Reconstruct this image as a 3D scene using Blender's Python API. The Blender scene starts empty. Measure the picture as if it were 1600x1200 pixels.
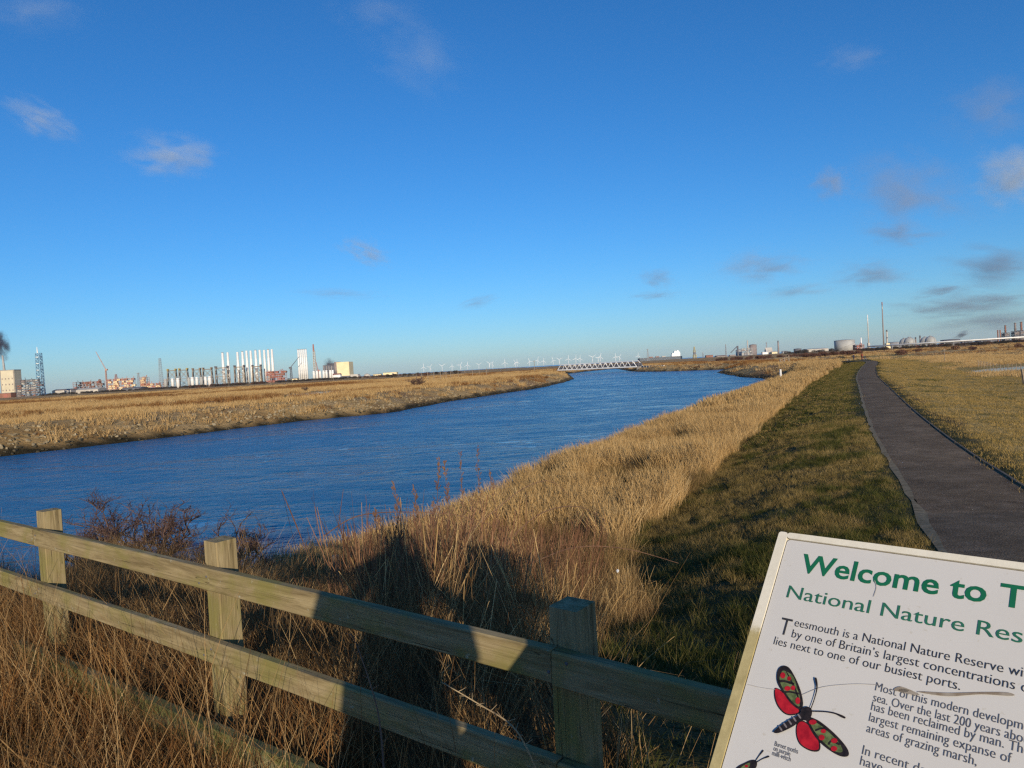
import bpy, bmesh, math, random
import numpy as np
from mathutils import Vector, Matrix, Quaternion, noise as mnoise
R = math.radians
rng = random.Random(7)
nrg = np.random.default_rng(11)
SC = bpy.context.scene
C = SC.collection

# ------------------------------------------------------------------ camera
EYE = 1.6
F = 1110.0; PITCH = R(1.365); ROLL = R(3.19)
_f = Vector((0, math.cos(PITCH), -math.sin(PITCH)))
_u0 = Vector((0, math.sin(PITCH), math.cos(PITCH)))
_r0 = Vector((1, 0, 0))
_r = _r0*math.cos(ROLL) - _u0*math.sin(ROLL)
_u = _u0*math.cos(ROLL) + _r0*math.sin(ROLL)
cam = bpy.data.cameras.new('camera')
cam.sensor_width = 36; cam.lens = F/1600*36
cam.clip_start = 0.02; cam.clip_end = 90000
camo = bpy.data.objects.new('camera', cam); C.objects.link(camo)
camo.matrix_world = Matrix(((_r.x, _u.x, -_f.x, 0), (_r.y, _u.y, -_f.y, 0), (_r.z, _u.z, -_f.z, EYE), (0, 0, 0, 1)))
SC.camera = camo

# ------------------------------------------------------------------ sky, sun, exposure
SUN_EL = 13.4; SUN_AZ = 170.3            # azimuth clockwise from +Y: the sun is behind the camera, a little to the right
w = bpy.data.worlds.new('World'); SC.world = w; w.use_nodes = True
wn = w.node_tree.nodes; wl = w.node_tree.links; wn.clear()
sky = wn.new('ShaderNodeTexSky'); sky.sky_type = 'NISHITA'; sky.sun_disc = False
sky.sun_elevation = R(SUN_EL); sky.sun_rotation = R(SUN_AZ)
sky.air_density = 1.0; sky.dust_density = 0.3; sky.ozone_density = 7.0; sky.altitude = 0
hs = wn.new('ShaderNodeHueSaturation'); hs.inputs['Saturation'].default_value = 1.07; hs.inputs['Value'].default_value = 1.0
bg = wn.new('ShaderNodeBackground'); bg.inputs['Strength'].default_value = 0.144
wo = wn.new('ShaderNodeOutputWorld')
wl.new(sky.outputs[0], hs.inputs['Color']); wl.new(hs.outputs[0], bg.inputs['Color']); wl.new(bg.outputs[0], wo.inputs['Surface'])
sl = bpy.data.lights.new('sun', 'SUN'); sl.energy = 5.0; sl.angle = R(0.53); sl.color = (1.0, 0.86, 0.66)
so = bpy.data.objects.new('sun', sl); C.objects.link(so); so.location = (60, -300, 90)
LD = Vector((-math.sin(R(SUN_AZ))*math.cos(R(SUN_EL)), -math.cos(R(SUN_AZ))*math.cos(R(SUN_EL)), -math.sin(R(SUN_EL))))
so.rotation_euler = LD.to_track_quat('-Z', 'Y').to_euler()
SC.view_settings.view_transform = 'Standard'; SC.view_settings.look = 'None'
SC.view_settings.exposure = 0.0; SC.view_settings.gamma = 1.0
cy = SC.cycles
cy.max_bounces = 4; cy.diffuse_bounces = 2; cy.glossy_bounces = 2; cy.transmission_bounces = 2; cy.transparent_max_bounces = 6; cy.volume_bounces = 1
cy.use_denoising = False; cy.use_adaptive_sampling = True; cy.adaptive_threshold = 0.006; cy.pixel_filter_type = 'BLACKMAN_HARRIS'; cy.filter_width = 1.35; cy.sample_clamp_indirect = 4.0
cy.caustics_reflective = False; cy.caustics_refractive = False
cy.volume_step_rate = 2.0; cy.volume_max_steps = 64

# ------------------------------------------------------------------ helpers: pixels of the 1600x1200 photograph to places in the world
def ray(px, py):
    return _f + _r*((px-800)/F) - _u*((py-600)/F)
def G(px, py, z):
    d = ray(px, py); t = (z-EYE)/d.z
    return Vector((d.x*t, d.y*t, z))
def hor(px):                              # horizon row at a column
    lo, hi = 400., 750.
    for _ in range(40):
        m = (lo+hi)/2
        if ray(px, m).z > 0: lo = m
        else: hi = m
    return lo
def at(px, Y, z, up=0):                   # ground point at depth Y seen at column px (up = rows above the horizon, for leaning columns)
    d = ray(px, hor(px)-up); return Vector((d.x/d.y*Y, Y, z))
def pxm(Y): return Y/F                     # metres per photo pixel at depth Y

# ------------------------------------------------------------------ helpers: objects
def obj(name, mesh, mat=None, parent=None):
    o = bpy.data.objects.new(name, mesh); C.objects.link(o)
    if mat is not None:
        for m in (mat if isinstance(mat, (list, tuple)) else [mat]): mesh.materials.append(m)
    if parent is not None: o.parent = parent
    return o
def tag(o, label=None, cat=None, group=None, kind=None):
    if label: o['label'] = label
    if cat: o['category'] = cat
    if group: o['group'] = group
    if kind: o['kind'] = kind
    return o
def thing(name, label, cat, loc=(0, 0, 0), rz=0, group=None):
    o = bpy.data.objects.new(name, None); C.objects.link(o); o.empty_display_size = 0.1
    o.location = loc; o.rotation_euler = (0, 0, rz)
    return tag(o, label, cat, group)
def children(o): return [c for c in bpy.data.objects if c.parent == o]
def copy_tree(o, loc=None, rz=None, scale=None, label=None, kids=None):
    c = o.copy(); C.objects.link(c)
    if loc is not None: c.location = loc
    if rz is not None: c.rotation_euler = (0, 0, rz)
    if scale is not None: c.scale = scale
    if label: c['label'] = label
    for ch in (kids if kids is not None else list(o.children)):
        k = ch.copy(); C.objects.link(k); k.parent = c
        for g in list(ch.children):
            q = g.copy(); C.objects.link(q); q.parent = k
    return c

class MB:
    def __init__(s): s.v = []; s.f = []; s.mi = []; s.m = 0
    def add(s, vs, fs):
        b = len(s.v); s.v += [tuple(v) for v in vs]; s.f += [[b+i for i in f] for f in fs]; s.mi += [s.m]*len(fs); return s
    def box(s, c, d, rz=0, top=1.0, topy=None):
        c = Vector(c); q = Matrix.Rotation(rz, 3, 'Z'); ty = top if topy is None else topy
        vs = []
        for z in (-.5, .5):
            kx, ky = (1, 1) if z < 0 else (top, ty)
            for x, y in ((-.5, -.5), (.5, -.5), (.5, .5), (-.5, .5)):
                vs.append(c + q @ Vector((x*d[0]*kx, y*d[1]*ky, z*d[2])))
        return s.add(vs, [[3, 2, 1, 0], [4, 5, 6, 7], [0, 1, 5, 4], [1, 2, 6, 5], [2, 3, 7, 6], [3, 0, 4, 7]])
    def bar(s, a, b, r0, r1=None, n=6, cap=True):
        a = Vector(a); b = Vector(b); r1 = r0 if r1 is None else r1
        d = (b-a)
        if d.length < 1e-9: return s
        d.normalize(); x = d.orthogonal().normalized(); y = d.cross(x)
        vs = [a + (x*math.cos(2*math.pi*i/n) + y*math.sin(2*math.pi*i/n))*r0 for i in range(n)] + \
             [b + (x*math.cos(2*math.pi*i/n) + y*math.sin(2*math.pi*i/n))*r1 for i in range(n)]
        fs = [[i, (i+1) % n, n+(i+1) % n, n+i] for i in range(n)]
        if cap: fs += [list(range(n))[::-1], list(range(n, 2*n))]
        return s.add(vs, fs)
    def tube(s, pts, rs, n=6):
        pts = [Vector(p) for p in pts]; rings = []; x = None
        if not isinstance(rs, (list, tuple)): rs = [rs]*len(pts)
        for i, p in enumerate(pts):
            d = (pts[min(i+1, len(pts)-1)] - pts[max(i-1, 0)]).normalized()
            x = d.orthogonal().normalized() if x is None else (x - d*x.dot(d)).normalized()
            y = d.cross(x)
            rings.append([p + (x*math.cos(2*math.pi*k/n) + y*math.sin(2*math.pi*k/n))*rs[i] for k in range(n)])
        vs = [v for r in rings for v in r]; fs = []
        for i in range(len(pts)-1):
            for k in range(n): fs.append([i*n+k, i*n+(k+1) % n, (i+1)*n+(k+1) % n, (i+1)*n+k])
        fs += [list(range(n))[::-1], [(len(pts)-1)*n+k for k in range(n)]]
        return s.add(vs, fs)
    def lathe(s, c, prof, n=20):          # prof: (radius, z) list
        c = Vector(c); vs = []; fs = []
        for r, z in prof:
            for k in range(n): vs.append(c + Vector((r*math.cos(2*math.pi*k/n), r*math.sin(2*math.pi*k/n), z)))
        for i in range(len(prof)-1):
            for k in range(n): fs.append([i*n+k, i*n+(k+1) % n, (i+1)*n+(k+1) % n, (i+1)*n+k])
        fs += [list(range(n))[::-1], [(len(prof)-1)*n+k for k in range(n)]]
        return s.add(vs, fs)
    def ball(s, c, r, nu=16, nv=9):
        r = (r, r, r) if not isinstance(r, (tuple, list)) else r
        vs = []; fs = []; c = Vector(c)
        for j in range(nv+1):
            t = math.pi*j/nv
            for k in range(nu):
                a = 2*math.pi*k/nu
                vs.append(c + Vector((r[0]*math.sin(t)*math.cos(a), r[1]*math.sin(t)*math.sin(a), -r[2]*math.cos(t))))
        for j in range(nv):
            for k in range(nu): fs.append([j*nu+k, j*nu+(k+1) % nu, (j+1)*nu+(k+1) % nu, (j+1)*nu+k])
        return s.add(vs, fs)
    def prism(s, outline, z0, z1):        # outline in x,y
        n = len(outline)
        vs = [(x, y, z0) for x, y in outline] + [(x, y, z1) for x, y in outline]
        return s.add(vs, [list(range(n))[::-1], list(range(n, 2*n))] + [[i, (i+1) % n, n+(i+1) % n, n+i] for i in range(n)])
    def mesh(s, name, smooth=False):
        me = bpy.data.meshes.new(name); me.from_pydata(s.v, [], s.f)
        if any(s.mi): me.polygons.foreach_set('material_index', s.mi)
        if smooth: me.polygons.foreach_set('use_smooth', [True]*len(s.f))
        me.update(); return me
    def build(s, name, mat=None, parent=None, smooth=False): return obj(name, s.mesh(name, smooth), mat, parent)

# ------------------------------------------------------------------ helpers: materials
def newmat(name):
    m = bpy.data.materials.new(name); m.use_nodes = True
    nt = m.node_tree; nt.nodes.clear()
    out = nt.nodes.new('ShaderNodeOutputMaterial')
    return m, nt, out
def nd(nt, t, **kw):
    n = nt.nodes.new(t)
    for k, v in kw.items(): setattr(n, k, v)
    return n
def ramp(nt, fac, stops):
    r = nd(nt, 'ShaderNodeValToRGB'); e = r.color_ramp.elements
    while len(e) < len(stops): e.new(0.5)
    for i, (p, c) in enumerate(stops):
        e[i].position = p; e[i].color = (*c, 1)
    nt.links.new(fac, r.inputs[0]); return r.outputs[0]
def noise(nt, vec, scale, detail=4, rough=0.6, dist=0.0):
    n = nd(nt, 'ShaderNodeTexNoise'); n.inputs['Scale'].default_value = scale; n.inputs['Detail'].default_value = detail
    n.inputs['Roughness'].default_value = rough; n.inputs['Distortion'].default_value = dist
    if vec is not None: nt.links.new(vec, n.inputs['Vector'])
    return n.outputs['Fac']
def coord(nt, kind='Object', scale=(1, 1, 1), rot=(0, 0, 0)):
    t = nd(nt, 'ShaderNodeTexCoord'); mp = nd(nt, 'ShaderNodeMapping')
    mp.inputs['Scale'].default_value = scale; mp.inputs['Rotation'].default_value = rot
    nt.links.new(t.outputs[kind], mp.inputs['Vector']); return mp.outputs[0]
def mixc(nt, fac, a, b, mode='MIX'):
    m = nd(nt, 'ShaderNodeMix', data_type='RGBA', blend_type=mode)
    for s, v in ((m.inputs['Factor'], fac), (m.inputs['A'], a), (m.inputs['B'], b)):
        if hasattr(v, 'is_linked') or isinstance(v, bpy.types.NodeSocket): nt.links.new(v, s)
        elif isinstance(v, (int, float)): s.default_value = v
        else: s.default_value = (*v, 1)
    return m.outputs['Result']
def math_(nt, op, a, b=None, clamp=False):
    m = nd(nt, 'ShaderNodeMath', operation=op, use_clamp=clamp)
    for i, v in enumerate((a, b)):
        if v is None: continue
        if isinstance(v, (int, float)): m.inputs[i].default_value = v
        else: nt.links.new(v, m.inputs[i])
    return m.outputs[0]
def bump(nt, h, strength, dist):
    b = nd(nt, 'ShaderNodeBump'); b.inputs['Strength'].default_value = strength; b.inputs['Distance'].default_value = dist
    nt.links.new(h, b.inputs['Height']); return b.outputs[0]
def mapr(nt, v, a, b, c=0., d=1.):
    m = nd(nt, 'ShaderNodeMapRange'); nt.links.new(v, m.inputs['Value'])
    for k, x in zip(('From Min', 'From Max', 'To Min', 'To Max'), (a, b, c, d)): m.inputs[k].default_value = x
    return m.outputs[0]
def attr(nt, name, typ='GEOMETRY'):
    a = nd(nt, 'ShaderNodeAttribute', attribute_name=name, attribute_type=typ); return a
def pbsdf(nt, out, col, rough=0.7, normal=None, metal=0, spec=0.3):
    p = nd(nt, 'ShaderNodeBsdfPrincipled'); p.inputs['Roughness'].default_value = rough; p.inputs['Metallic'].default_value = metal
    p.inputs['Specular IOR Level'].default_value = spec
    if isinstance(col, bpy.types.NodeSocket): nt.links.new(col, p.inputs['Base Color'])
    else: p.inputs['Base Color'].default_value = (*col, 1)
    if normal is not None: nt.links.new(normal, p.inputs['Normal'])
    nt.links.new(p.outputs[0], out.inputs['Surface']); return p
def plain(name, c1, c2=None, scale=1.0, rough=0.6, bmp=0.0, bd=0.02, metal=0, stretch=(1, 1, 1)):
    m, nt, out = newmat(name)
    c2 = c2 or tuple(min(1, x*0.7) for x in c1)
    co = coord(nt, 'Object', stretch); n = noise(nt, co, scale, 5, 0.6)
    col = ramp(nt, n, [(0.35, c2), (0.62, c1)])
    nm = bump(nt, n, bmp, bd) if bmp else None
    pbsdf(nt, out, col, rough, nm, metal); return m

M = {}
M['white_steel'] = plain('white_painted_steel', (.80, .79, .76), (.66, .65, .62), .12, .45)
M['cream'] = plain('cream_cladding', (.78, .66, .40), (.70, .58, .34), .05, .7)
M['pale'] = plain('pale_concrete', (.50, .46, .40), (.38, .35, .31), .08, .8)
M['grey'] = plain('grey_steel', (.30, .30, .30), (.20, .20, .21), .1, .6)
M['dkgrey'] = plain('dark_grey_steel', (.13, .13, .15), (.08, .08, .09), .1, .6)
M['taupe'] = plain('brown_grey_cladding', (.27, .22, .20), (.21, .17, .155), .06, .75)
M['rust'] = plain('rusty_steel', (.30, .13, .08), (.17, .085, .06), .15, .75)
M['red'] = plain('red_oxide_paint', (.34, .125, .09), (.26, .10, .075), .12, .6)
M['orange'] = plain('orange_paint', (.46, .21, .11), (.38, .16, .085), .15, .6)
M['blue'] = plain('blue_paint', (.20, .38, .52), (.16, .31, .44), .2, .5)
M['yellow'] = plain('yellow_paint', (.42, .34, .12), (.34, .27, .10), .2, .6)
M['jacket'] = plain('weathered_jacket_steel', (.28, .22, .15), (.19, .14, .10), .2, .7)
M['tankgrey'] = plain('pale_tank_steel', (.42, .42, .40), (.30, .30, .29), .05, .6)
M['navy'] = plain('navy_hull_paint', (.012, .03, .055), (.010, .025, .045), .05, .4)
M['glass'] = plain('dark_glass', (.03, .04, .05), (.02, .03, .04), 1, .15)
M['green_steel'] = plain('dull_green_steel', (.12, .17, .13), (.08, .11, .09), .1, .6)
M['pole'] = plain('weathered_pole_wood', (.28, .22, .16), (.19, .15, .11), 2, .8)
M['galv'] = plain('galvanised_steel', (.62, .62, .60), (.50, .50, .49), .6, .45)
M['pinkred'] = plain('faded_red_paint', (.46, .27, .21), (.38, .22, .17), .1, .7)
M['beige'] = plain('beige_cladding', (.60, .53, .38), (.50, .44, .31), .08, .8)
M['concrete'] = plain('grey_concrete', (.42, .40, .36), (.30, .28, .25), .7, .85, .3)

#@@STRUCTURE
# ------------------------------------------------------------------ the lie of the land
ZW = -4.8                                  # water level
FLAT = -2.6
def zcrest(Y): return np.interp(Y, [-10, -1, 6, 12, 18, 35, 120, 2000], [0, 0, -.75, -1.3, -1.48, -1.6, -1.65, -1.75])
def path_pt(px, py):
    Y = 30.
    for _ in range(30):
        z = float(zcrest(Y)); Y = G(px, py, z).y
    p = G(px, py, z); return (p.x, p.y)
LEFT_EDGE = [path_pt(*q) for q in ((1461, 839), (1427.5, 782.5), (1397.5, 730), (1369, 681), (1352.5, 640), (1343, 606), (1339, 587.5), (1346.5, 574), (1354, 566))]
_a, _b = Vector(LEFT_EDGE[0]), Vector(LEFT_EDGE[1]); _d = (_a-_b).normalized()
LEFT_EDGE = [tuple(_a + _d*40), tuple(_a + _d*20), tuple(_a+_d*6)] + LEFT_EDGE
_e = Vector(LEFT_EDGE[-1])
PATH_TAIL = [tuple(_e + Vector((5.5, 14))), tuple(_e + Vector((6, 26))), tuple(_e + Vector((0, 40)))]
LEVEE = LEFT_EDGE + [tuple(_e + Vector((40, 90))), tuple(_e + Vector((110, 240)))]
PATH_L = LEFT_EDGE + PATH_TAIL
def smooth_line(pts, step):
    P = [Vector(p) for p in pts]; out = []
    for i in range(len(P)-1):
        p0 = P[max(i-1, 0)]; p1 = P[i]; p2 = P[i+1]; p3 = P[min(i+2, len(P)-1)]
        n = max(2, int((p2-p1).length/step))
        for k in range(n):
            t = k/n
            out.append(0.5*((2*p1) + (p2-p0)*t + (2*p0-5*p1+4*p2-p3)*t*t + (3*p1-p0-3*p2+p3)*t**3))
    out.append(P[-1]); return out
LEVEE_S = [tuple(p) for p in smooth_line(LEVEE, 3)]
def sdist(X, Y, pts, signed=True):         # distance to a polyline, positive on its left
    best = np.full(X.shape, 1e12); sg = np.ones(X.shape)
    for (x0, y0), (x1, y1) in zip(pts[:-1], pts[1:]):
        dx, dy = x1-x0, y1-y0; L = dx*dx+dy*dy
        t = np.clip(((X-x0)*dx+(Y-y0)*dy)/L, 0, 1)
        ex, ey = X-(x0+t*dx), Y-(y0+t*dy); d2 = ex*ex+ey*ey
        m = d2 < best; best = np.where(m, d2, best)
        sg = np.where(m, np.sign(dx*ey-dy*ex), sg)
    return np.sqrt(best)*(sg if signed else 1)
def inside(X, Y, poly):
    r = np.zeros(X.shape, bool); n = len(poly)
    for i in range(n):
        x0, y0 = poly[i]; x1, y1 = poly[(i+1) % n]
        if y0 == y1: continue
        c = ((y0 > Y) != (y1 > Y)) & (X < (x1-x0)*(Y-y0)/(y1-y0)+x0); r ^= c
    return r
def gp(px, py): p = G(px, py, ZW); return (p.x, p.y)
FAR_BANK = [gp(*q) for q in ((0, 714), (70, 706), (140, 698), (280, 682), (385, 668), (500, 655), (605, 645), (660, 635), (710, 626), (780, 616), (850, 605), (880, 598), (897, 592))]
_d = (Vector(FAR_BANK[0])-Vector(FAR_BANK[3])).normalized()
FAR_BANK = [tuple(Vector(FAR_BANK[0])+_d*400), tuple(Vector(FAR_BANK[0])+_d*60)] + FAR_BANK
BACKW = [gp(*q) for q in ((886, 584), (930, 579), (962, 576))]
PEN = [gp(*q) for q in ((984, 580), (1000, 581), (1039, 580.5), (1080, 579), (1137, 577.2), (1120, 582.5), (1152, 588.5), (1190, 591.5))]
near_in = []
for i in range(len(LEVEE_S)-1):
    a = Vector(LEVEE_S[i]); b = Vector(LEVEE_S[i+1]); n = (b-a).normalized(); n = Vector((-n.y, n.x))
    p = a + n*9.0
    if 14 < p.y < 112: near_in.append(tuple(p))
RIVER = FAR_BANK + BACKW + PEN + near_in[::-1] + [(-3, 13), (-9, 14.5), (-16, 14.5), (-30, 8), (-120, -70), (-330, -300)]
fx, fy = 0.8, -0.6                          # fence direction
_t = Vector((1.45, -1.08)).normalized(); fx, fy = _t.x, _t.y
TEES = [(60, 2350), (900, 2350), (1500, 3300), (1500, 9000), (-400, 9000), (60, 3300)]
def vnoise(X, Y, s, seed=0):                # cheap smooth value noise
    x = X/s + seed*17.3; y = Y/s + seed*9.1
    xi = np.floor(x); yi = np.floor(y); tx = x-xi; ty = y-yi
    tx = tx*tx*(3-2*tx); ty = ty*ty*(3-2*ty)
    h = lambda a, b: np.modf(np.abs(np.sin(a*127.1+b*311.7+seed*3.7)*43758.5453))[0]
    return (h(xi, yi)*(1-tx)+h(xi+1, yi)*tx)*(1-ty) + (h(xi, yi+1)*(1-tx)+h(xi+1, yi+1)*tx)*ty
POND_L = [gp_ for gp_ in [tuple(G(x, y, FLAT-.25).xy) for x, y in ((418, 620), (470, 615), (520, 610.5), (592, 607), (560, 611), (520, 615), (470, 619.5))]]
POND_M = [tuple(G(x, y, FLAT-.25).xy) for x, y in ((700, 602), (722, 599.5), (718, 603), (705, 604))]
POND_R = [tuple(G(x, y, FLAT-.25).xy) for x, y in ((1498, 581.5), (1545, 576), (1600, 571.5), (1690, 567), (1690, 573), (1620, 578), (1560, 582))]
PONDS = (POND_L, POND_M, POND_R)
def smst(x, a, b): t = np.clip((x-a)/(b-a), 0, 1); return t*t*(3-2*t)
def height(X, Y):
    X = np.asarray(X, float); Y = np.asarray(Y, float)
    s = sdist(X, Y, LEVEE_S)
    lev = zcrest(Y) + np.interp(s, [-60, -30, -14, -6, -2.4, 0.3, 2.4, 5.2, 13, 17, 30], [-3.4, -2.1, -1.15, -.35, 0, 0, -.22, -1.0, -1.8, -3.7, -9])
    lev = lev - 1.2*smst(Y, 192, 240) - .06*smst(s, .02, -.12)*smst(s, -2.12, -1.95)*smst(Y, 150, 120)
    q = -(X-.13)*fy + (Y-2.0)*fx
    tl = smst(-X/np.maximum(Y, 1.0), .57, .70)
    q0 = 0.9*(1-tl) + .1*tl; sl_ = (.30+.11*smst(-X/np.maximum(Y, 1.0), .05, .30))*(1-tl) + .62*tl
    plat = -sl_*np.maximum(0, q-q0) - .75*np.maximum(0, q-5.6) - .5*np.maximum(0, -X-10.5) - .02
    plat = np.maximum(plat, -9)
    d = sdist(X, Y, RIVER+[RIVER[0]], False)
    d = np.where(inside(X, Y, RIVER), -d, d)
    dn = d + (vnoise(X, Y, 9, 1)-.5)*1.6 + (vnoise(X, Y, 3, 2)-.5)*.8
    far = np.interp(dn, [-8, 0, 3.5, 8, 12, 22, 60, 1e9], [-8, ZW, -3.6, -2.3, -1.95, -2.3, FLAT, FLAT])
    r = np.hypot(X, Y)
    far = far + np.where(d > 8, (vnoise(X, Y, 30, 3)-.5)*.5*np.clip((d-8)/20, 0, 1) + (vnoise(X, Y, 7, 4)-.5)*.16, 0)
    far = np.where(r > 3900, np.minimum(far, -12), far)
    far = np.where(inside(X, Y, TEES), -12, far)
    for P in PONDS:
        dp = sdist(X, Y, P+[P[0]], False); dp = np.where(inside(X, Y, P), -dp, dp)
        far = np.minimum(far, FLAT-.22 + np.interp(dp, [-4, 0, 10, 30], [-.6, 0, .25, 3]))
    k = .12
    m = np.maximum(np.maximum(lev, plat), far)
    m = m + k*np.exp(-np.abs(lev-plat)/.25)*.5*(np.abs(lev-plat) < 3)*(np.maximum(lev, plat) >= far)
    m = m + np.where(np.abs(s+1.05) > 1.6, (vnoise(X, Y, 1.1, 5)-.5)*.05 + (vnoise(X, Y, .35, 6)-.5)*.04, 0)*np.clip(1-r/400, 0, 1)
    return m
def hz(x, y): return float(height(np.array([x]), np.array([y]))[0])
def hit(px, py):                           # where a pixel's ray meets the ground
    d = ray(px, py); t = 1.0
    for _ in range(400):
        p = d*t
        if EYE + p.z < hz(p.x, p.y): break
        t *= 1.02
    return Vector((p.x, p.y, hz(p.x, p.y)))

# ground sheet: polar grid round the camera, out past the horizon
az = np.concatenate([np.arange(-180, -46, 3.0), np.arange(-46, 46, .2), np.arange(46, 180, 3.0)])
az = np.radians(az); na = len(az)
rad = [0.35]
while rad[-1] < 9000: rad.append(rad[-1]*(1.021 if rad[-1] < 900 else 1.05))
rad = np.array(rad); nr = len(rad)
A_, R_ = np.meshgrid(az, rad)
GX = (np.sin(A_)*R_).ravel(); GY = (np.cos(A_)*R_).ravel()
GZ = height(GX, GY)
GX = np.append(GX, 0); GY = np.append(GY, 0); GZ = np.append(GZ, hz(0, 0))
idx = np.arange(na*nr).reshape(nr, na); nx_ = np.roll(idx, -1, axis=1)
quads = np.stack([idx[:-1], idx[1:], nx_[1:], nx_[:-1]], -1).reshape(-1, 4)
tris = np.stack([np.full(na, na*nr), idx[0], nx_[0]], -1)
me = bpy.data.meshes.new('ground')
nq, ntr = len(quads), len(tris)
me.vertices.add(len(GX)); me.vertices.foreach_set('co', np.stack([GX, GY, GZ], -1).ravel())
me.loops.add(nq*4+ntr*3); me.loops.foreach_set('vertex_index', np.concatenate([quads.ravel(), tris.ravel()]).astype(np.int32))
me.polygons.add(nq+ntr)
me.polygons.foreach_set('loop_start', np.concatenate([np.arange(nq)*4, nq*4+np.arange(ntr)*3]).astype(np.int32))
me.polygons.foreach_set('use_smooth', np.ones(nq+ntr, bool))
me.update(calc_edges=True); me.validate()
S_ = sdist(GX, GY, LEVEE_S)
RR = np.hypot(GX, GY)
wob = (vnoise(GX, GY, 4, 8)-.5)*2.0
_bx = np.interp(GY, [0, 2, 8, 17.5], [.1, .25, 1.1, 2.75]) - GX; _bt = smst(GY, 15, 19); _bd = _bx*(1-_bt)+(S_-5.3)*_bt
mown = smst(_bd+wob*.3, .5, -.4)*smst(S_, -3.4, -2.3)*smst(GY, 1.0, 3)
mownr = smst(-S_+wob, 2.2, 3.0)*smst(-S_+wob*2, 30, 22)
dR = sdist(GX, GY, RIVER+[RIVER[0]], False)
mud = smst(GZ+(vnoise(GX, GY, 5, 12)-.5)*.5, -4.05, -4.40)*(RR < 1500)
rock = smst(dR+wob, 1.5, 3)*smst(dR+wob, 11, 8)*(S_ > 12)
for nm_, arr in (('mown', mown), ('field', mownr*(S_ < 0)), ('mud', mud), ('rock', rock), ('nearby', smst(RR, 70, 25))):
    a_ = me.attributes.new(nm_, 'FLOAT', 'POINT'); a_.data.foreach_set('value', arr.astype(np.float32))
m, nt, out = newmat('marsh_ground')
geo = nd(nt, 'ShaderNodeNewGeometry'); pos = geo.outputs['Position']
n1 = noise(nt, pos, .018, 5, .62); n2 = noise(nt, pos, .12, 5, .65); n3 = noise(nt, pos, 1.6, 5, .7); n4 = noise(nt, pos, 14, 4, .7)
straw = ramp(nt, n2, [(.30, (.27, .16, .06)), (.45, (.46, .29, .115)), (.6, (.56, .38, .17)), (.75, (.38, .24, .09))])
brown = ramp(nt, n2, [(.35, (.24, .12, .052)), (.65, (.40, .22, .095))])
flatc = mixc(nt, mapr(nt, n1, .47, .60), straw, brown)
flatc = mixc(nt, mapr(nt, noise(nt, pos, .03, 4), .60, .70, 0, .75), flatc, (.13, .12, .035))
greenc = ramp(nt, n3, [(.34, (.030, .036, .010)), (.5, (.06, .06, .018)), (.62, (.13, .10, .04)), (.75, (.18, .13, .06))])
greenc = mixc(nt, mapr(nt, n4, .3, .7, 0, .5), greenc, (.05, .05, .015))
fieldc = ramp(nt, noise(nt, pos, .35, 6, .7), [(.33, (.22, .17, .05)), (.46, (.42, .29, .095)), (.6, (.52, .36, .13)), (.72, (.33, .23, .075))])
fieldc = mixc(nt, mapr(nt, n3, .5, .72, 0, .6), fieldc, (.10, .11, .03))
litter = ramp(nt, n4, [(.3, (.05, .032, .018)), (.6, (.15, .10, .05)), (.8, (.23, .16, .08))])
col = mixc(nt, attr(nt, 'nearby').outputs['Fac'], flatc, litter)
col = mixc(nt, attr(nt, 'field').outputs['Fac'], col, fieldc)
col = mixc(nt, attr(nt, 'mown').outputs['Fac'], col, greenc)
rockc = ramp(nt, noise(nt, pos, .8, 5, .7), [(.36, (.12, .085, .045)), (.5, (.34, .255, .14)), (.66, (.50, .41, .27))])
col = mixc(nt, math_(nt, 'MULTIPLY', attr(nt, 'rock').outputs['Fac'], mapr(nt, noise(nt, pos, .09, 4), .50, .64, 0, .7)), col, rockc)
mudc = ramp(nt, n3, [(.35, (.022, .018, .009)), (.7, (.065, .05, .022))])
col = mixc(nt, attr(nt, 'mud').outputs['Fac'], col, mudc)
hgt = math_(nt, 'ADD', math_(nt, 'MULTIPLY', noise(nt, pos, .9, 6, .75), .9), math_(nt, 'MULTIPLY', n4, .06))
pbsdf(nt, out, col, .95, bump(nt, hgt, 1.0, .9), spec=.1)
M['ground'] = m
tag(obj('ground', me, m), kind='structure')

# water: one sheet under the whole land, showing in the river, the ponds and the sea
m, nt, out = newmat('rippled_water')
geo = nd(nt, 'ShaderNodeNewGeometry'); pos = geo.outputs['Position']
def wv(scale, rot=0):
    mp = nd(nt, 'ShaderNodeMapping'); mp.inputs['Scale'].default_value = scale; mp.inputs['Rotation'].default_value = (0, 0, rot)
    nt.links.new(pos, mp.inputs['Vector']); return mp.outputs[0]
rip = noise(nt, wv((1.0, .7, 1), R(-18)), 1.9, 6, .68, .8)
chop = noise(nt, wv((1.0, .6, 1), R(10)), .42, 4, .6, .4)
patch = noise(nt, wv((.35, 1.0, 1), R(-62)), .13, 6, .66, 1.0)
patch = math_(nt, 'ADD', math_(nt, 'MULTIPLY', patch, .55), math_(nt, 'MULTIPLY', noise(nt, wv((.45, 1.0, 1), R(-70)), .55, 4, .6, .8), .45))
amp = mapr(nt, patch, .40, .58, .22, 1.9)
hh = math_(nt, 'MULTIPLY', math_(nt, 'ADD', math_(nt, 'MULTIPLY', rip, .55), math_(nt, 'MULTIPLY', chop, 1.3)), amp)
p = pbsdf(nt, out, (.001, .105, .27), .15, bump(nt, hh, 1.0, .22), spec=.5)
nt.links.new(mapr(nt, patch, .40, .58, .10, .30), p.inputs['Roughness'])
p.inputs['IOR'].default_value = 1.33
wm = MB().box((0, 0, ZW-.5), (24000, 24000, 1.0))
tag(wm.build('river', m), kind='structure')
M['water'] = m
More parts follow.
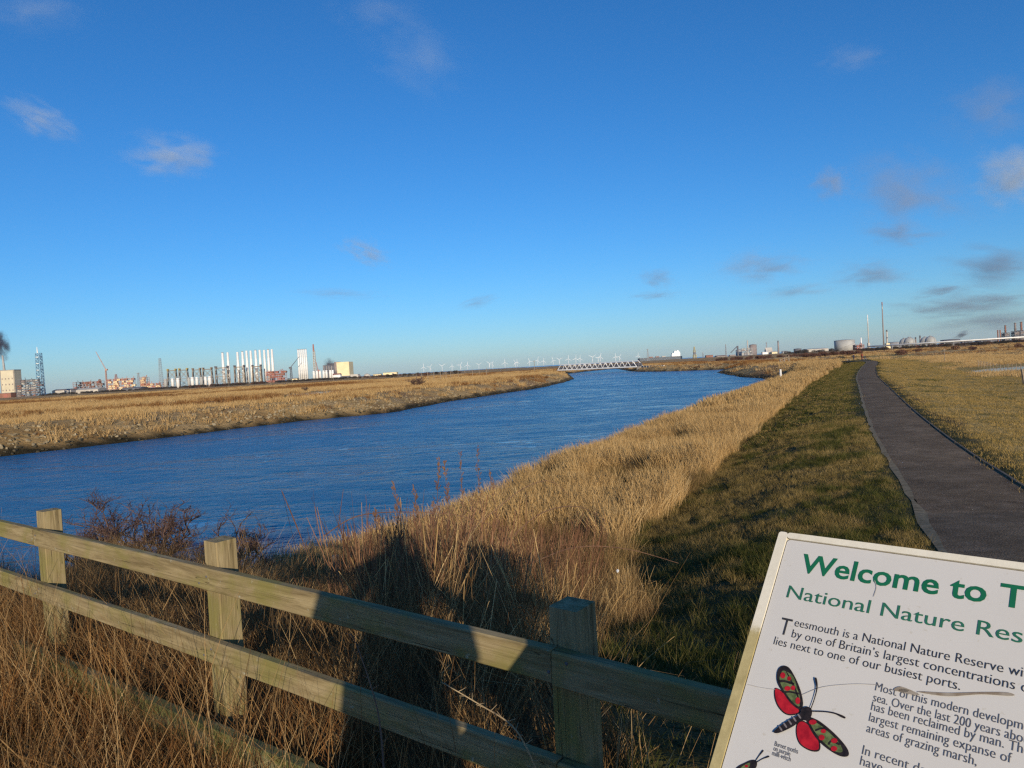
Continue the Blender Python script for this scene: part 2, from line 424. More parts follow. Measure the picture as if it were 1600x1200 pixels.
m2, nt, out = newmat('still_pond_water')
geo = nd(nt, 'ShaderNodeNewGeometry')
pp = pbsdf(nt, out, (.02, .03, .035), .08, bump(nt, noise(nt, geo.outputs['Position'], 1.2, 3), .25, .05), spec=.5)
pz = FLAT-.25
for P in PONDS:
    c = sum((Vector(p) for p in P), Vector((0, 0)))/len(P)
    ol = [tuple(c+(Vector(p)-c)*1.25) for p in P]
    tag(MB().prism(ol, pz-.3, pz).build('pond', m2), kind='structure')

# path of tarmac with a timber edging on its right and a pale flush edge on its left
PL = smooth_line(PATH_L, 1.0)
cs = []
for i, p in enumerate(PL):
    d = (PL[min(i+1, len(PL)-1)] - PL[max(i-1, 0)]).normalized(); cs.append((p, Vector((d.y, -d.x))))
def strip(name, s0, s1, dz, thick, mat, wob=0.0, seg=6, raw=None):
    vs = []; fs = []
    for i, (p, n) in enumerate(cs):
        zc = float(zcrest(p.y))
        for k in range(seg+1):
            t = k/seg; sv = s0+(s1-s0)*t
            if wob and k == 0: sv += (mnoise.noise((p.x*.7, p.y*.7, 3))*wob + mnoise.noise((p.x*3, p.y*3, 9))*wob*.5)
            if wob and k == seg: sv += (mnoise.noise((p.x*.7, p.y*.7, 30))*wob)
            yy = p.y+n.y*sv
            vs.append((p.x+n.x*sv, yy, float(zcrest(yy))+dz+.05*float(smst(p.y, 122, 148))+(.02*math.sin(math.pi*t) if seg > 2 else 0)))
    w_ = seg+1; N = len(cs)
    top = len(vs)
    vs += [(x, y, z-thick) for x, y, z in vs]
    for i in range(N-1):
        for k in range(seg):
            a = i*w_+k
            fs.append([a, a+1, a+w_+1, a+w_]); fs.append([top+a, top+a+w_, top+a+w_+1, top+a+1])
        fs.append([i*w_, (i+1)*w_, top+(i+1)*w_, top+i*w_]); b = i*w_+seg
        fs.append([b, top+b, top+b+w_, b+w_])
    me = bpy.data.meshes.new(name); me.from_pydata(vs, [], fs); me.update()
    return tag(obj(name, me, mat), kind='structure')
m, nt, out = newmat('worn_tarmac')
geo = nd(nt, 'ShaderNodeNewGeometry'); pos = geo.outputs['Position']
c0 = ramp(nt, noise(nt, pos, .9, 6, .7), [(.35, (.11, .075, .045)), (.55, (.185, .13, .08)), (.72, (.28, .205, .135))])
c0 = mixc(nt, mapr(nt, noise(nt, pos, 38, 3, .6), .54, .68, 0, .8), c0, (.34, .27, .20))
c0 = mixc(nt, mapr(nt, noise(nt, pos, 25, 3, .6), .56, .70, 0, .7), c0, (.06, .042, .03))
c0 = mixc(nt, mapr(nt, noise(nt, pos, 2.6, 5, .7), .52, .66, 0, .5), c0, (.28, .205, .145))
c0 = mixc(nt, mapr(nt, noise(nt, pos, .25, 4, .6), .55, .7, 0, .5), c0, (.24, .17, .11))
pbsdf(nt, out, c0, .9, bump(nt, noise(nt, pos, 45, 3, .6), .8, .03), spec=.05)
strip('path', 0.0, 2.05, .004, .3, m, .12)
strip('path_verge', -.08, .05, .008, .3, plain('pale_gravel_edge', (.26, .20, .12), (.13, .10, .05), 7, .95, .5), .09, 2)
kb = plain('dark_edging_timber', (.17, .13, .09), (.09, .07, .05), 3, .9, .3)
strip('path_kerb', 2.06, 2.11, .032, .3, kb, 0, 1)
#@@GRASS
# ------------------------------------------------------------------ grasses: tufts placed by geometry nodes, one object per kind of growth
def blademat(name, stops, transl=.25):
    m, nt, out = newmat(name)
    oi = nd(nt, 'ShaderNodeObjectInfo'); t = attr(nt, 'tone').outputs['Fac']
    f = math_(nt, 'ADD', math_(nt, 'MULTIPLY', t, .6), math_(nt, 'MULTIPLY', oi.outputs['Random'], .4))
    col = ramp(nt, f, stops)
    df = nd(nt, 'ShaderNodeBsdfDiffuse'); tr = nd(nt, 'ShaderNodeBsdfTranslucent'); mx = nd(nt, 'ShaderNodeMixShader'); mx.inputs[0].default_value = transl
    nt.links.new(col, df.inputs[0]); nt.links.new(col, tr.inputs[0]); nt.links.new(df.outputs[0], mx.inputs[1]); nt.links.new(tr.outputs[0], mx.inputs[2])
    nt.links.new(mx.outputs[0], out.inputs['Surface']); return m
def tuft(name, n, h, spread, width, lean, curl, mat, seed, wind=(0, 0), plume=0.0, kink=0.0, segs=4):
    r = random.Random(seed); vs = []; fs = []; tone = []
    for i in range(n):
        a = r.uniform(0, 2*math.pi); q = spread*math.sqrt(r.random())
        b = Vector((q*math.cos(a), q*math.sin(a), -.04))
        H = r.uniform(*h); la = r.uniform(0, 2*math.pi); l = r.gauss(0, lean)
        dirv = Vector((math.cos(la)*l + wind[0], math.sin(la)*l + wind[1], 1)).normalized()
        side = Vector((math.cos(a*3+1), math.sin(a*3+1), 0)); cu = r.uniform(.2, 1)*curl
        cd = Vector((dirv.x, dirv.y, 0)); cd = cd.normalized() if cd.length > 1e-4 else Vector((1, 0, 0))
        w0 = width*r.uniform(.6, 1.3); tn = r.random(); k0 = len(vs)
        kk = r.uniform(.35, .8) if r.random() < kink else 2
        p = b.copy(); dcur = dirv.copy()
        for j in range(segs+1):
            t = j/segs; ww = w0*(1-t*.85)
            if plume and .72 < t: ww = w0*plume*(1.25-t)*2.2
            vs.append(p - side*ww*.5); vs.append(p + side*ww*.5); tone += [tn, tn]
            dcur = (dcur + cd*cu/segs - Vector((0, 0, cu*cu*t*.5/segs))).normalized()
            if t >= kk: dcur = (cd*1.0 + Vector((0, 0, r.uniform(-.7, .3)))).normalized(); kk = 2
            p = p + dcur*H/segs
        for j in range(segs): fs.append([k0+2*j, k0+2*j+1, k0+2*j+3, k0+2*j+2])
    me = bpy.data.meshes.new(name); me.from_pydata(vs, [], fs)
    at_ = me.attributes.new('tone', 'FLOAT', 'POINT'); at_.data.foreach_set('value', tone)
    me.materials.append(mat); me.update()
    return bpy.data.objects.new(name, me)
def scatter(name, protos, P, rotz, scl, idx, label, cat, tilt=None):
    col = bpy.data.collections.new(name+'_tufts')
    for o in protos: col.objects.link(o)
    n = len(P); me = bpy.data.meshes.new(name)
    me.vertices.add(n); me.vertices.foreach_set('co', np.asarray(P, np.float32).ravel())
    rot = np.zeros((n, 3), np.float32); rot[:, 2] = rotz
    if tilt is not None: rot[:, 0] = tilt[:, 0]; rot[:, 1] = tilt[:, 1]
    a = me.attributes.new('rot', 'FLOAT_VECTOR', 'POINT'); a.data.foreach_set('vector', rot.ravel())
    sc = np.asarray(scl, np.float32)
    if sc.ndim == 1: sc = np.stack([sc]*3, -1)
    a = me.attributes.new('scl', 'FLOAT_VECTOR', 'POINT'); a.data.foreach_set('vector', sc.ravel())
    a = me.attributes.new('idx', 'INT', 'POINT'); a.data.foreach_set('value', np.asarray(idx, np.int32))
    o = obj(name, me); tag(o, label, cat, kind='stuff')
    ng = bpy.data.node_groups.new(name+'_scatter', 'GeometryNodeTree')
    ng.interface.new_socket('Geometry', in_out='INPUT', socket_type='NodeSocketGeometry'); ng.interface.new_socket('Geometry', in_out='OUTPUT', socket_type='NodeSocketGeometry')
    gi = ng.nodes.new('NodeGroupInput'); go = ng.nodes.new('NodeGroupOutput')
    ip = ng.nodes.new('GeometryNodeInstanceOnPoints'); ci = ng.nodes.new('GeometryNodeCollectionInfo')
    ci.inputs['Collection'].default_value = col; ci.inputs['Separate Children'].default_value = True; ci.inputs['Reset Children'].default_value = True
    def na_(nm, typ):
        x = ng.nodes.new('GeometryNodeInputNamedAttribute'); x.data_type = typ; x.inputs['Name'].default_value = nm; return x.outputs['Attribute']
    L = ng.links
    L.new(gi.outputs[0], ip.inputs['Points']); L.new(ci.outputs[0], ip.inputs['Instance']); ip.inputs['Pick Instance'].default_value = True
    L.new(na_('idx', 'INT'), ip.inputs['Instance Index']); L.new(na_('rot', 'FLOAT_VECTOR'), ip.inputs['Rotation']); L.new(na_('scl', 'FLOAT_VECTOR'), ip.inputs['Scale'])
    L.new(ip.outputs[0], go.inputs[0])
    md = o.modifiers.new('scatter', 'NODES'); md.node_group = ng
    return o
def levee_points(n, s0, s1, t0, t1, power=1.0):
    """points along the levee: t along (m from its start), s to its left"""
    P = [Vector(p) for p in smooth_line(LEVEE, 2)]; L = np.cumsum([0]+[(P[i+1]-P[i]).length for i in range(len(P)-1)])
    u = nrg.random(n)**power; t = t0+(t1-t0)*u; s = nrg.uniform(s0, s1, n)
    X = np.interp(t, L, [p.x for p in P]); Y = np.interp(t, L, [p.y for p in P])
    X2 = np.interp(t+1, L, [p.x for p in P]); Y2 = np.interp(t+1, L, [p.y for p in P])
    dx, dy = X2-X, Y2-Y; l = np.hypot(dx, dy)+1e-9
    return X-dy/l*s, Y+dx/l*s, s
def bound(X, Y):                           # > 0 on the river side of the line where the mown turf ends
    s = sdist(X, Y, LEVEE_S)
    near = np.interp(Y, [0, 2, 8, 17.5], [.1, .25, 1.1, 2.75]) - X
    t = smst(Y, 15, 19)
    return near*(1-t) + (s-5.3)*t
def seen(X, Y, margin=4): return (Y > .5) & (np.abs(X) < Y*.80+margin)
STRAW = [(0, (.24, .14, .05)), (.3, (.45, .285, .115)), (.6, (.56, .37, .16)), (1, (.64, .46, .23))]
DEAD = [(0, (.06, .034, .018)), (.35, (.17, .095, .042)), (.7, (.37, .23, .10)), (1, (.58, .42, .21))]
RUSSET = [(0, (.06, .024, .010)), (.3, (.18, .075, .026)), (.65, (.38, .20, .07)), (1, (.60, .40, .17))]
GREEN = [(0, (.022, .034, .008)), (.35, (.055, .068, .016)), (.65, (.14, .125, .036)), (1, (.38, .28, .11))]
MIXG = [(0, (.045, .047, .012)), (.3, (.15, .12, .036)), (.65, (.33, .225, .08)), (1, (.52, .37, .16))]
BRONZE = [(0, (.055, .05, .018)), (.4, (.15, .115, .04)), (.8, (.27, .19, .075)), (1, (.36, .26, .11))]
PAST = [(0, (.10, .085, .022)), (.3, (.27, .19, .055)), (.65, (.45, .30, .105)), (1, (.56, .39, .17))]
mbz, mps = blademat('bronze_blades', BRONZE), blademat('pasture_blades', PAST)
ms, md_, mr, mg, mx_ = blademat('straw_blades', STRAW), blademat('dead_grass_blades', DEAD), blademat('russet_blades', RUSSET), blademat('green_blades', GREEN, .3), blademat('mixed_turf_blades', MIXG)

# 1 tall pale reed grass along the river side of the levee
pr = [tuft('reed_%s' % 'abcd'[k], 40, (.45, 1.05), .30, .0075, .17, .6, ms, 100+k, wind=(-.10+.06*k, .05), plume=1.5) for k in range(4)]
pf = [tuft('reed_%s' % 'efg'[k], 34, (.5, 1.1), .50, .022, .15, .5, ms, 120+k, wind=(-.08+.05*k, .05), plume=1.3) for k in range(3)]
pf += [tuft('reed_%s' % 'hi'[k], 46, (.25, .65), .34, .009, .35, .9, (md_, mbz)[k], 140+k, kink=.3) for k in range(2)]
X, Y, s = levee_points(12000, 5.0, 14.6, 38, 85); r = np.hypot(X, Y)
X2, Y2, s2 = levee_points(7500, 5.0, 14.8, 80, 250); 
edge = (vnoise(X, Y, 3, 21)-.5)*1.5
k = (bound(X, Y)+edge*.5 > 0) & (s+edge < 14.4) & seen(X, Y) & (nrg.random(len(X)) < .25+.9*smst(vnoise(X, Y, 2.5, 31), .25, .55))
k2 = (s2+(vnoise(X2, Y2, 3, 21)-.5)*1.5 > 5.5) & seen(X2, Y2)
q = lambda X, Y: -(X-.13)*fy + (Y-2.0)*fx
k &= (q(X, Y) > 7.5)
X = np.concatenate([X[k], X2[k2]]); Y = np.concatenate([Y[k], Y2[k2]]); nfar = int(k2.sum())
n = len(X); ii = nrg.integers(0, 4, n); ii[n-nfar:] = 4+nrg.integers(0, 3, nfar)
pat = vnoise(X, Y, 3.2, 42)*.65+vnoise(X, Y, 1.1, 43)*.35; ii = np.where(pat > .60, 7+nrg.integers(0, 2, n), ii)
sc_ = nrg.uniform(.65, 1.1, n)*(0.75+.5*vnoise(X, Y, 4, 41))
scatter('reed_grass', pr+pf, np.stack([X, Y, height(X, Y)], -1), nrg.normal(0, .7, n), np.stack([sc_, sc_, sc_*nrg.uniform(.85, 1.15, n)], -1), ii,
        'tall pale dry reed grass lining the river side of the bank', 'reed grass')

# 2 tangled dead grass on the slope behind the fence
pd = [tuft('dead_%s' % 'abcd'[k], 60, (.35, .85), .22, .0042, .28, .8, md_, 200+k, wind=(-.1+.08*k, .08), kink=.35, segs=5) for k in range(4)]
pd += [tuft('dead_%s' % 'ef'[k], 40, (.45, .9), .24, .0040, .2, .5, (md_, ms)[k], 220+k, wind=(-.08, .05), plume=1.2, kink=.25, segs=5) for k in range(2)]
n = 19000; X = nrg.uniform(-22, 12, n); Y = nrg.uniform(1.2, 26, n)
qq = q(X, Y); s = sdist(X, Y, LEVEE_S); z = height(X, Y); r = np.hypot(X, Y)
k = (qq > .12) & (bound(X, Y) > (vnoise(X, Y, 2, 51)-.5)*.8) & (z > ZW+.15) & seen(X, Y, 1.5) & (nrg.random(n) < np.clip(9/r, .35, 1)) & (qq < 15) 
X, Y, z = X[k], Y[k], z[k]; n = len(X); ii = np.where(nrg.random(n) < .70-.4*smst(np.hypot(X, Y), 6, 14)+.6*smst(-X/Y, .12, .25), nrg.integers(0, 4, n), nrg.integers(4, 6, n))
sc_ = nrg.uniform(.55, .95, n)*(.7+.5*vnoise(X, Y, 1.5, 61))
sc_ *= (1-.30*smst(-X, 2.5, 5)*smst(q(X, Y), 3, .8))*(1-.5*smst(-X/Y, .18, .36)*smst(q(X, Y), 2.5, 4.5))
sc_ *= 1+.45*smst(X/Y, -.27, -.17)*smst(X/Y, .14, .06)*smst(q(X, Y), .5, .9)*smst(q(X, Y), 4.0, 3.0)
scatter('tangled_grass', pd, np.stack([X, Y, z], -1), nrg.uniform(0, 6.28, n), sc_, ii, 'tangled dead grass covering the slope behind the wooden fence', 'dead grass', tilt=nrg.normal(0, .13, (n, 2)))

mrs = blademat('red_brown_stems', [(0, (.07, .034, .02)), (.5, (.19, .095, .055)), (1, (.36, .21, .115))], .1)
ps = [tuft('stem_%s' % 'abc'[k], 22, (.55, 1.25), .26, .0045, .10, .25, mrs, 260+k, wind=(.02, .03), plume=1.6, segs=5) for k in range(3)]
n = 1500; X = nrg.uniform(-4.5, 4, n); Y = nrg.uniform(4.2, 15, n)
k = (q(X, Y) > 1.2) & (bound(X, Y) > .5) & (X/Y > -.25) & (X/Y < .13) & (nrg.random(n) < smst(vnoise(X, Y, 1.8, 63), .30, .60)*(1.1-.75*smst(X/Y, -.06, .06)))
X, Y = X[k], Y[k]; n = len(X)
scatter('red_stems', ps, np.stack([X, Y, height(X, Y)], -1), nrg.uniform(0, 6.28, n), nrg.uniform(.55, 1.0, n), nrg.integers(0, 3, n), 'thin red brown dead stems standing through the grass behind the fence', 'dead stems', tilt=nrg.normal(0, .09, (n, 2)))

# 3 russet rough grass on the near side of the fence
pn = [tuft('rough_%s' % 'abcd'[k], 46, (.18, .5), .13, .0042, .45, 1.1, mr, 300+k, wind=(.1*k-.15, .05), kink=.3, segs=5) for k in range(4)]
pn += [tuft('rough_%s' % 'ef'[k], 14, (.35, .8), .12, .005, .22, .6, md_, 320+k, kink=.3, segs=5) for k in range(2)]
pn += [tuft('rough_g', 30, (.08, .22), .12, .0045, .5, .9, mg, 330)]
n = 5200; X = nrg.uniform(-7, 1.6, n); Y = nrg.uniform(.8, 7.5, n); qq = q(X, Y)
k = (qq < .2) & (qq > -3.2) & seen(X, Y, .6) & (np.hypot(X, Y) > 1.1)
X, Y = X[k], Y[k]; n = len(X); u = nrg.random(n); ii = np.where(u < .58, nrg.integers(0, 4, n), np.where(u < .88, nrg.integers(4, 6, n), 6))
scatter('rough_grass', pn, np.stack([X, Y, height(X, Y)], -1), nrg.uniform(0, 6.28, n), nrg.uniform(.7, 1.25, n)*(1-.35*smst(np.hypot(X, Y), 2.6, 1.2)), ii, 'rough russet grass growing on the near side of the fence', 'grass', tilt=nrg.normal(0, .12, (n, 2)))

# 4 short mown turf between reeds and path
pg = [tuft('turf_%s' % 'abc'[k], 46, (.03, .10), .13, .0045, .6, .8, mg, 400+k) for k in range(3)]
pg += [tuft('turf_%s' % 'def'[k], 40, (.03, .13), .13, .0045, .6, .8, mx_, 410+k) for k in range(3)]
pg += [tuft('turf_%s' % 'gh'[k], 70, (.04, .13), .42, .015, .5, .8, (mg, mx_)[k], 420+k) for k in range(2)]
pg += [tuft('turf_%s' % 'ij'[k], 50, (.08, .22), .10, .0045, .4, .9, (mg, mx_)[k], 430+k) for k in range(2)]
X, Y, s = levee_points(30000, .2, 6.3, 33, 64); X2, Y2, s2 = levee_points(13000, .4, 6.2, 60, 260)
n0 = 9000; X0 = nrg.uniform(-.5, 9, n0); Y0 = nrg.uniform(1.5, 14, n0); s0_ = sdist(X0, Y0, LEVEE_S)
k0 = (q(X0, Y0) > .15) & (s0_ > .2) & (bound(X0, Y0) < .35)
X = np.concatenate([X, X0[k0]]); Y = np.concatenate([Y, Y0[k0]]); s = np.concatenate([s, s0_[k0]])
dens = smst(vnoise(X, Y, .9, 71), .1, .55)
k = seen(X, Y, 1) & (nrg.random(len(X)) < .35+.65*dens) & (q(X, Y) > .1) & (bound(X, Y) < .4+(vnoise(X, Y, 3, 21)-.5)*1.2)
k2 = seen(X2, Y2, 1)
g1 = vnoise(X, Y, 1.6, 72)*.6 + vnoise(X, Y, .5, 73)*.4 + np.clip((5-s)/5, -.2, 1)*-.06 + smst(np.hypot(X, Y), 10, 30)*.12
X = X[k]; Y = Y[k]; green = g1[k] < .48; n1_ = len(X); n2_ = int(k2.sum())
ii = np.where(green, nrg.integers(0, 3, n1_), nrg.integers(3, 6, n1_)); ii = np.where(nrg.random(n1_) < .10, np.where(green, 8, 9), ii); ii = np.concatenate([ii, np.where(nrg.random(n2_) < .45, 6, 7)])
X = np.concatenate([X, X2[k2]]); Y = np.concatenate([Y, Y2[k2]]); n = len(X)
scatter('turf', pg, np.stack([X, Y, height(X, Y)], -1), nrg.uniform(0, 6.28, n), nrg.uniform(.6, 1.4, n)*(.7+.6*vnoise(X, Y, 1.2, 74)), ii, 'short green and straw turf between the reeds and the path', 'turf')

# 5 rough pasture right of the path
ph = [tuft('pasture_%s' % 'ab'[k], 64, (.04, .15), .4, .013, .5, .8, mps, 500+k) for k in range(2)]
ph += [tuft('pasture_c', 40, (.2, .55), .45, .022, .3, .8, ms, 505), tuft('pasture_d', 50, (.06, .16), .3, .014, .5, .8, mg, 506)]
X, Y, s = levee_points(32000, -34, -2.25, 36, 300, 1.5)
k = seen(X, Y, 2) & (height(X, Y) > FLAT-.1)
X, Y, s = X[k], Y[k], s[k]; n = len(X); u = nrg.random(n); tall = smst(-s+8*(vnoise(X, Y, 9, 81)-.5), 13, 19)
ii = np.where(u < .85*tall, 2, np.where(vnoise(X, Y, 2.2, 82)+.25*vnoise(X, Y, .8, 83) < .30, 3, nrg.integers(0, 2, n)))
scatter('pasture', ph, np.stack([X, Y, height(X, Y)], -1), nrg.uniform(0, 6.28, n), nrg.uniform(.6, 1.3, n), ii, 'rough tan pasture sloping away right of the tarmac path', 'pasture')

# 6 far marsh: tufts along and behind the opposite bank, and broken stone on its face
pm = [tuft('marsh_%s' % 'abc'[k], 46, (.3, .8), .85, .05, .3, .7, (ms, mr, ms)[k], 600+k, wind=(-.1, 0)) for k in range(3)]
n = 90000; X = nrg.uniform(-330, 130, n); Y = 45+nrg.random(n)**1.7*520
d = sdist(X, Y, RIVER+[RIVER[0]], False); ins = inside(X, Y, RIVER); s = sdist(X, Y, LEVEE_S)
z = height(X, Y)
k = (~ins) & (d > 2.2) & (s > 16) & seen(X, Y, 5) & (z > -4.0) & ((z > FLAT-.25) | (d < 25)) & (nrg.random(n) < np.clip(.25+.75*smst(vnoise(X, Y, 14, 91), .35, .6), 0, 1)*np.where(d < 10, .5, .9))
X, Y, z = X[k], Y[k], z[k]; n = len(X)
ii = np.where(vnoise(X, Y, 40, 92)+.3*nrg.random(n) > .72, 1, nrg.integers(0, 2, n)*2)
scatter('marsh_grass', pm, np.stack([X, Y, z], -1), nrg.uniform(0, 6.28, n), nrg.uniform(.6, 1.3, n)*(1+Y/700), ii, 'tan marsh grass covering the flats across the river', 'marsh grass')

n = 26000; X = nrg.uniform(20, 620, n); Y = 50+nrg.random(n)**1.5*650
s = sdist(X, Y, LEVEE_S); z = height(X, Y); k = ((s < -20) | ((Y > 203) & (s < 40))) & seen(X, Y, 8) & (z > FLAT-.1) & (nrg.random(n) < .25+.75*smst(vnoise(X, Y*2.2, 26, 97), .3, .55))
X, Y, z = X[k], Y[k], z[k]; n = len(X)
scatter('field_grass', [o.copy() for o in pm], np.stack([X, Y, z], -1), nrg.uniform(0, 6.28, n), nrg.uniform(.45, 1.0, n)*(1+Y/700), np.where(vnoise(X, Y*2, 60, 98) > .62, 1, nrg.integers(0, 2, n)*2), 'tan rough grass of the flat fields right of the path', 'field grass')

def stone(name, seed, mat):
    bm = bmesh.new(); bmesh.ops.create_icosphere(bm, subdivisions=2, radius=.5); r = random.Random(seed); o_ = Vector((r.random()*50, r.random()*50, 0))
    for v in bm.verts:
        c = v.co*1.0
        for ax in range(3): c[ax] = max(-.34, min(.34, c[ax]))
        c *= 1+.35*mnoise.noise(v.co*2+o_)
        v.co = Vector((c.x*1.35, c.y, c.z*.8))
    me = bpy.data.meshes.new(name); bm.to_mesh(me); bm.free(); me.materials.append(mat); return bpy.data.objects.new(name, me)
m, nt, out = newmat('riprap_stone')
oi = nd(nt, 'ShaderNodeObjectInfo'); c0 = ramp(nt, oi.outputs['Random'], [(0, (.13, .095, .05)), (.5, (.25, .19, .11)), (1, (.38, .31, .20))])
c0 = mixc(nt, mapr(nt, noise(nt, coord(nt), 3, 4), .4, .7, 0, .6), c0, (.12, .10, .05))
pbsdf(nt, out, c0, .9, spec=.1)
m_dk = plain('weedy_wet_stone', (.07, .055, .03), (.03, .026, .014), 3, .7)
st = [stone('stone_%s' % 'abc'[k], k, m) for k in range(3)] + [stone('stone_%s' % 'de'[k], 9+k, m_dk) for k in range(2)]
FBS = FAR_BANK[1:]+BACKW[:1]+PEN[:]
Lc = np.cumsum([0]+[math.dist(FBS[i], FBS[i+1]) for i in range(len(FBS)-1)])
n = 24000; t = nrg.random(n)*Lc[-1]; X = np.interp(t, Lc, [p[0] for p in FBS])+nrg.normal(0, 5, n); Y = np.interp(t, Lc, [p[1] for p in FBS])+nrg.normal(0, 5, n)
d = sdist(X, Y, RIVER+[RIVER[0]], False); ins = inside(X, Y, RIVER); z = height(X, Y)
patchy = smst(vnoise(X, Y, 16, 95)*.8+.3*vnoise(X, Y, 4, 96), .50, .66)*.95+.05
k = (~ins) & (d < 10) & seen(X, Y, 5) & (z > ZW-.2) & (np.where(z < -4.2, nrg.random(n) < .35, nrg.random(n) < patchy))
X, Y, z = X[k], Y[k], z[k]; n = len(X); ii = np.where(z < -4.15, nrg.integers(3, 5, n), nrg.integers(0, 3, n))
scatter('riprap', st, np.stack([X, Y, z+.05], -1), nrg.uniform(0, 6.28, n), nrg.uniform(.20, .52, n), ii, 'broken pale stone armouring the banks across the river', 'riprap', tilt=nrg.normal(0, .5, (n, 2)))
#@@OBJECTS
# ------------------------------------------------------------------ the post and rail fence
m, nt, out = newmat('weathered_fence_timber')
co = coord(nt, 'Object', (1.0, 14, 14)); geo = nd(nt, 'ShaderNodeNewGeometry')
g1 = noise(nt, co, 2.2, 6, .65, .8); g2 = noise(nt, coord(nt, 'Object', (.6, 40, 40)), 2.0, 3, .6)
c0 = ramp(nt, g1, [(.32, (.15, .11, .052)), (.5, (.28, .215, .11)), (.7, (.39, .31, .17))])
c0 = mixc(nt, mapr(nt, g2, .5, .75, 0, .45), c0, (.17, .13, .075))
mo = noise(nt, coord(nt, 'Object', (1, 1.6, 1.6)), 3.4, 5, .65)
c0 = mixc(nt, mapr(nt, mo, .47, .66, 0, .75), c0, (.20, .18, .05))
vr = nd(nt, 'ShaderNodeTexVoronoi'); vr.inputs['Scale'].default_value = 2.1; nt.links.new(coord(nt, 'Object', (1, 2.2, 2.2)), vr.inputs['Vector'])
c0 = mixc(nt, mapr(nt, vr.outputs['Distance'], .05, .10, .8, 0), c0, (.10, .07, .04))
g3 = noise(nt, coord(nt, 'Object', (.9, 70, 70)), 1.6, 5, .7, .3)
c0 = mixc(nt, mapr(nt, g3, .56, .68, 0, .55), c0, (.10, .075, .04))
ck = noise(nt, coord(nt, 'Object', (.7, 26, 26)), 1.3, 2, .5, .2)
cr_l = mapr(nt, math_(nt, 'ABSOLUTE', math_(nt, 'SUBTRACT', ck, .57)), .0, .006, .85, 0)
c0 = mixc(nt, cr_l, c0, (.03, .022, .012))
lich = noise(nt, coord(nt, 'Object', (1, 1, 1)), 22, 4, .7)
c0 = mixc(nt, mapr(nt, lich, .66, .72, 0, .6), c0, (.40, .40, .30))
pbsdf(nt, out, c0, .85, bump(nt, math_(nt, 'ADD', math_(nt, 'ADD', g2, math_(nt, 'MULTIPLY', g3, .8)), math_(nt, 'MULTIPLY', cr_l, -1.2)), .6, .004), spec=.15)
M['timber'] = m
def plank(name, L, hgt, thk, parent, loc, rot, seed, mat=None, ends=0.004, nseg=14, vertical=False):
    """a sawn timber along local X with slightly uneven, eased edges"""
    bm = bmesh.new(); r = random.Random(seed); o_ = Vector((seed*3.1, seed*1.7, 0))
    e = .0045; prof = [(-1, -1+0), (1, -1), (1, 1), (-1, 1)]
    ring = []
    hy, hz_ = thk/2, hgt/2
    for y, z in ((-hy+e, -hz_), (hy-e, -hz_), (hy, -hz_+e), (hy, hz_-e), (hy-e, hz_), (-hy+e, hz_), (-hy, hz_-e), (-hy, -hz_+e)): ring.append((y, z))
    rows = []
    for i in range(nseg+1):
        x = L*(i/nseg-.5); row = []
        sc_ = 1.0 if 0 < i < nseg else .985
        for k, (y, z) in enumerate(ring):
            p = Vector((x*2.3, y*9, z*9))+o_
            dy = mnoise.noise(p)*.0035; dz = mnoise.noise(p+Vector((0, 7, 3)))*.004
            bow = math.sin(math.pi*i/nseg)*r.uniform(.9, 1)*.006*((seed % 3)-1)
            row.append(bm.verts.new((x + (r.uniform(-ends, ends) if i in (0, nseg) else 0), y*sc_+dy, z*sc_+dz+(0 if vertical else bow))))
        rows.append(row)
    for i in range(nseg):
        for k in range(8): bm.faces.new((rows[i][k], rows[i][(k+1) % 8], rows[i+1][(k+1) % 8], rows[i+1][k]))
    bm.faces.new(rows[0][::-1]); bm.faces.new(rows[-1])
    bmesh.ops.recalc_face_normals(bm, faces=bm.faces)
    me = bpy.data.meshes.new(name); bm.to_mesh(me); bm.free()
    o = obj(name, me, mat or M['timber'], parent); o.location = loc; o.rotation_euler = rot; return o
P3 = Vector((.135, 2.0)); FD = Vector((fx, fy)); FN = Vector((-fy, fx))    # FD runs right-and-nearer, FN away from the camera
fence = thing('post_and_rail_fence', 'weathered two rail timber fence with square posts and a mossy ground board', 'fence', (P3.x, P3.y, 0), math.atan2(fy, fx))
TOP = EYE-.68
def fl(d, off, z): return (d, off, z)       # fence-local: along, away from the camera, up
pos_ = [-5.42, -3.60, -1.795, 0.0, 1.80]
tops = [TOP-.005, TOP-.005, TOP+.004, TOP, TOP-.01]
for i, d in enumerate(pos_):
    h = 1.5
    plank('post', h, .10, .10, fence, (d, .0, tops[i]-h/2), (0, R(-90), R(0.6*((i*7) % 3-1))), 40+i, ends=.001, vertical=True)
def rail(name, d0, z0, d1, z1, hgt, seed, off=-.071, thk=.038, mat=None):
    L = math.hypot(d1-d0, z1-z0)
    return plank(name, L, hgt, thk, fence, ((d0+d1)/2, off, (z0+z1)/2), (0, -math.atan2(z1-z0, d1-d0), 0), seed, mat)
zu = TOP-.10-.05; zl = TOP-.41-.05
rail('rail', -5.5, zu-.0, -3.60, zu+.002, .096, 1); rail('rail', -3.597, zu+.002, -.022, zu-.002, .098, 2); rail('rail', -.018, zu-.008, 2.2, zu-.02, .098, 3)
rail('rail', -5.5, zl-.01, -3.60, zl, .096, 4); rail('rail', -3.597, zl, -.022, zl-.005, .098, 5); rail('rail', -.018, zl-.01, 2.2, zl-.02, .097, 6)
mossy, nt, out = newmat('mossy_board')
g = noise(nt, coord(nt, 'Object', (1, 3, 3)), 4, 5, .65)
pbsdf(nt, out, ramp(nt, g, [(.3, (.06, .055, .02)), (.5, (.15, .15, .045)), (.7, (.27, .23, .12))]), .9, bump(nt, g, .6, .01))
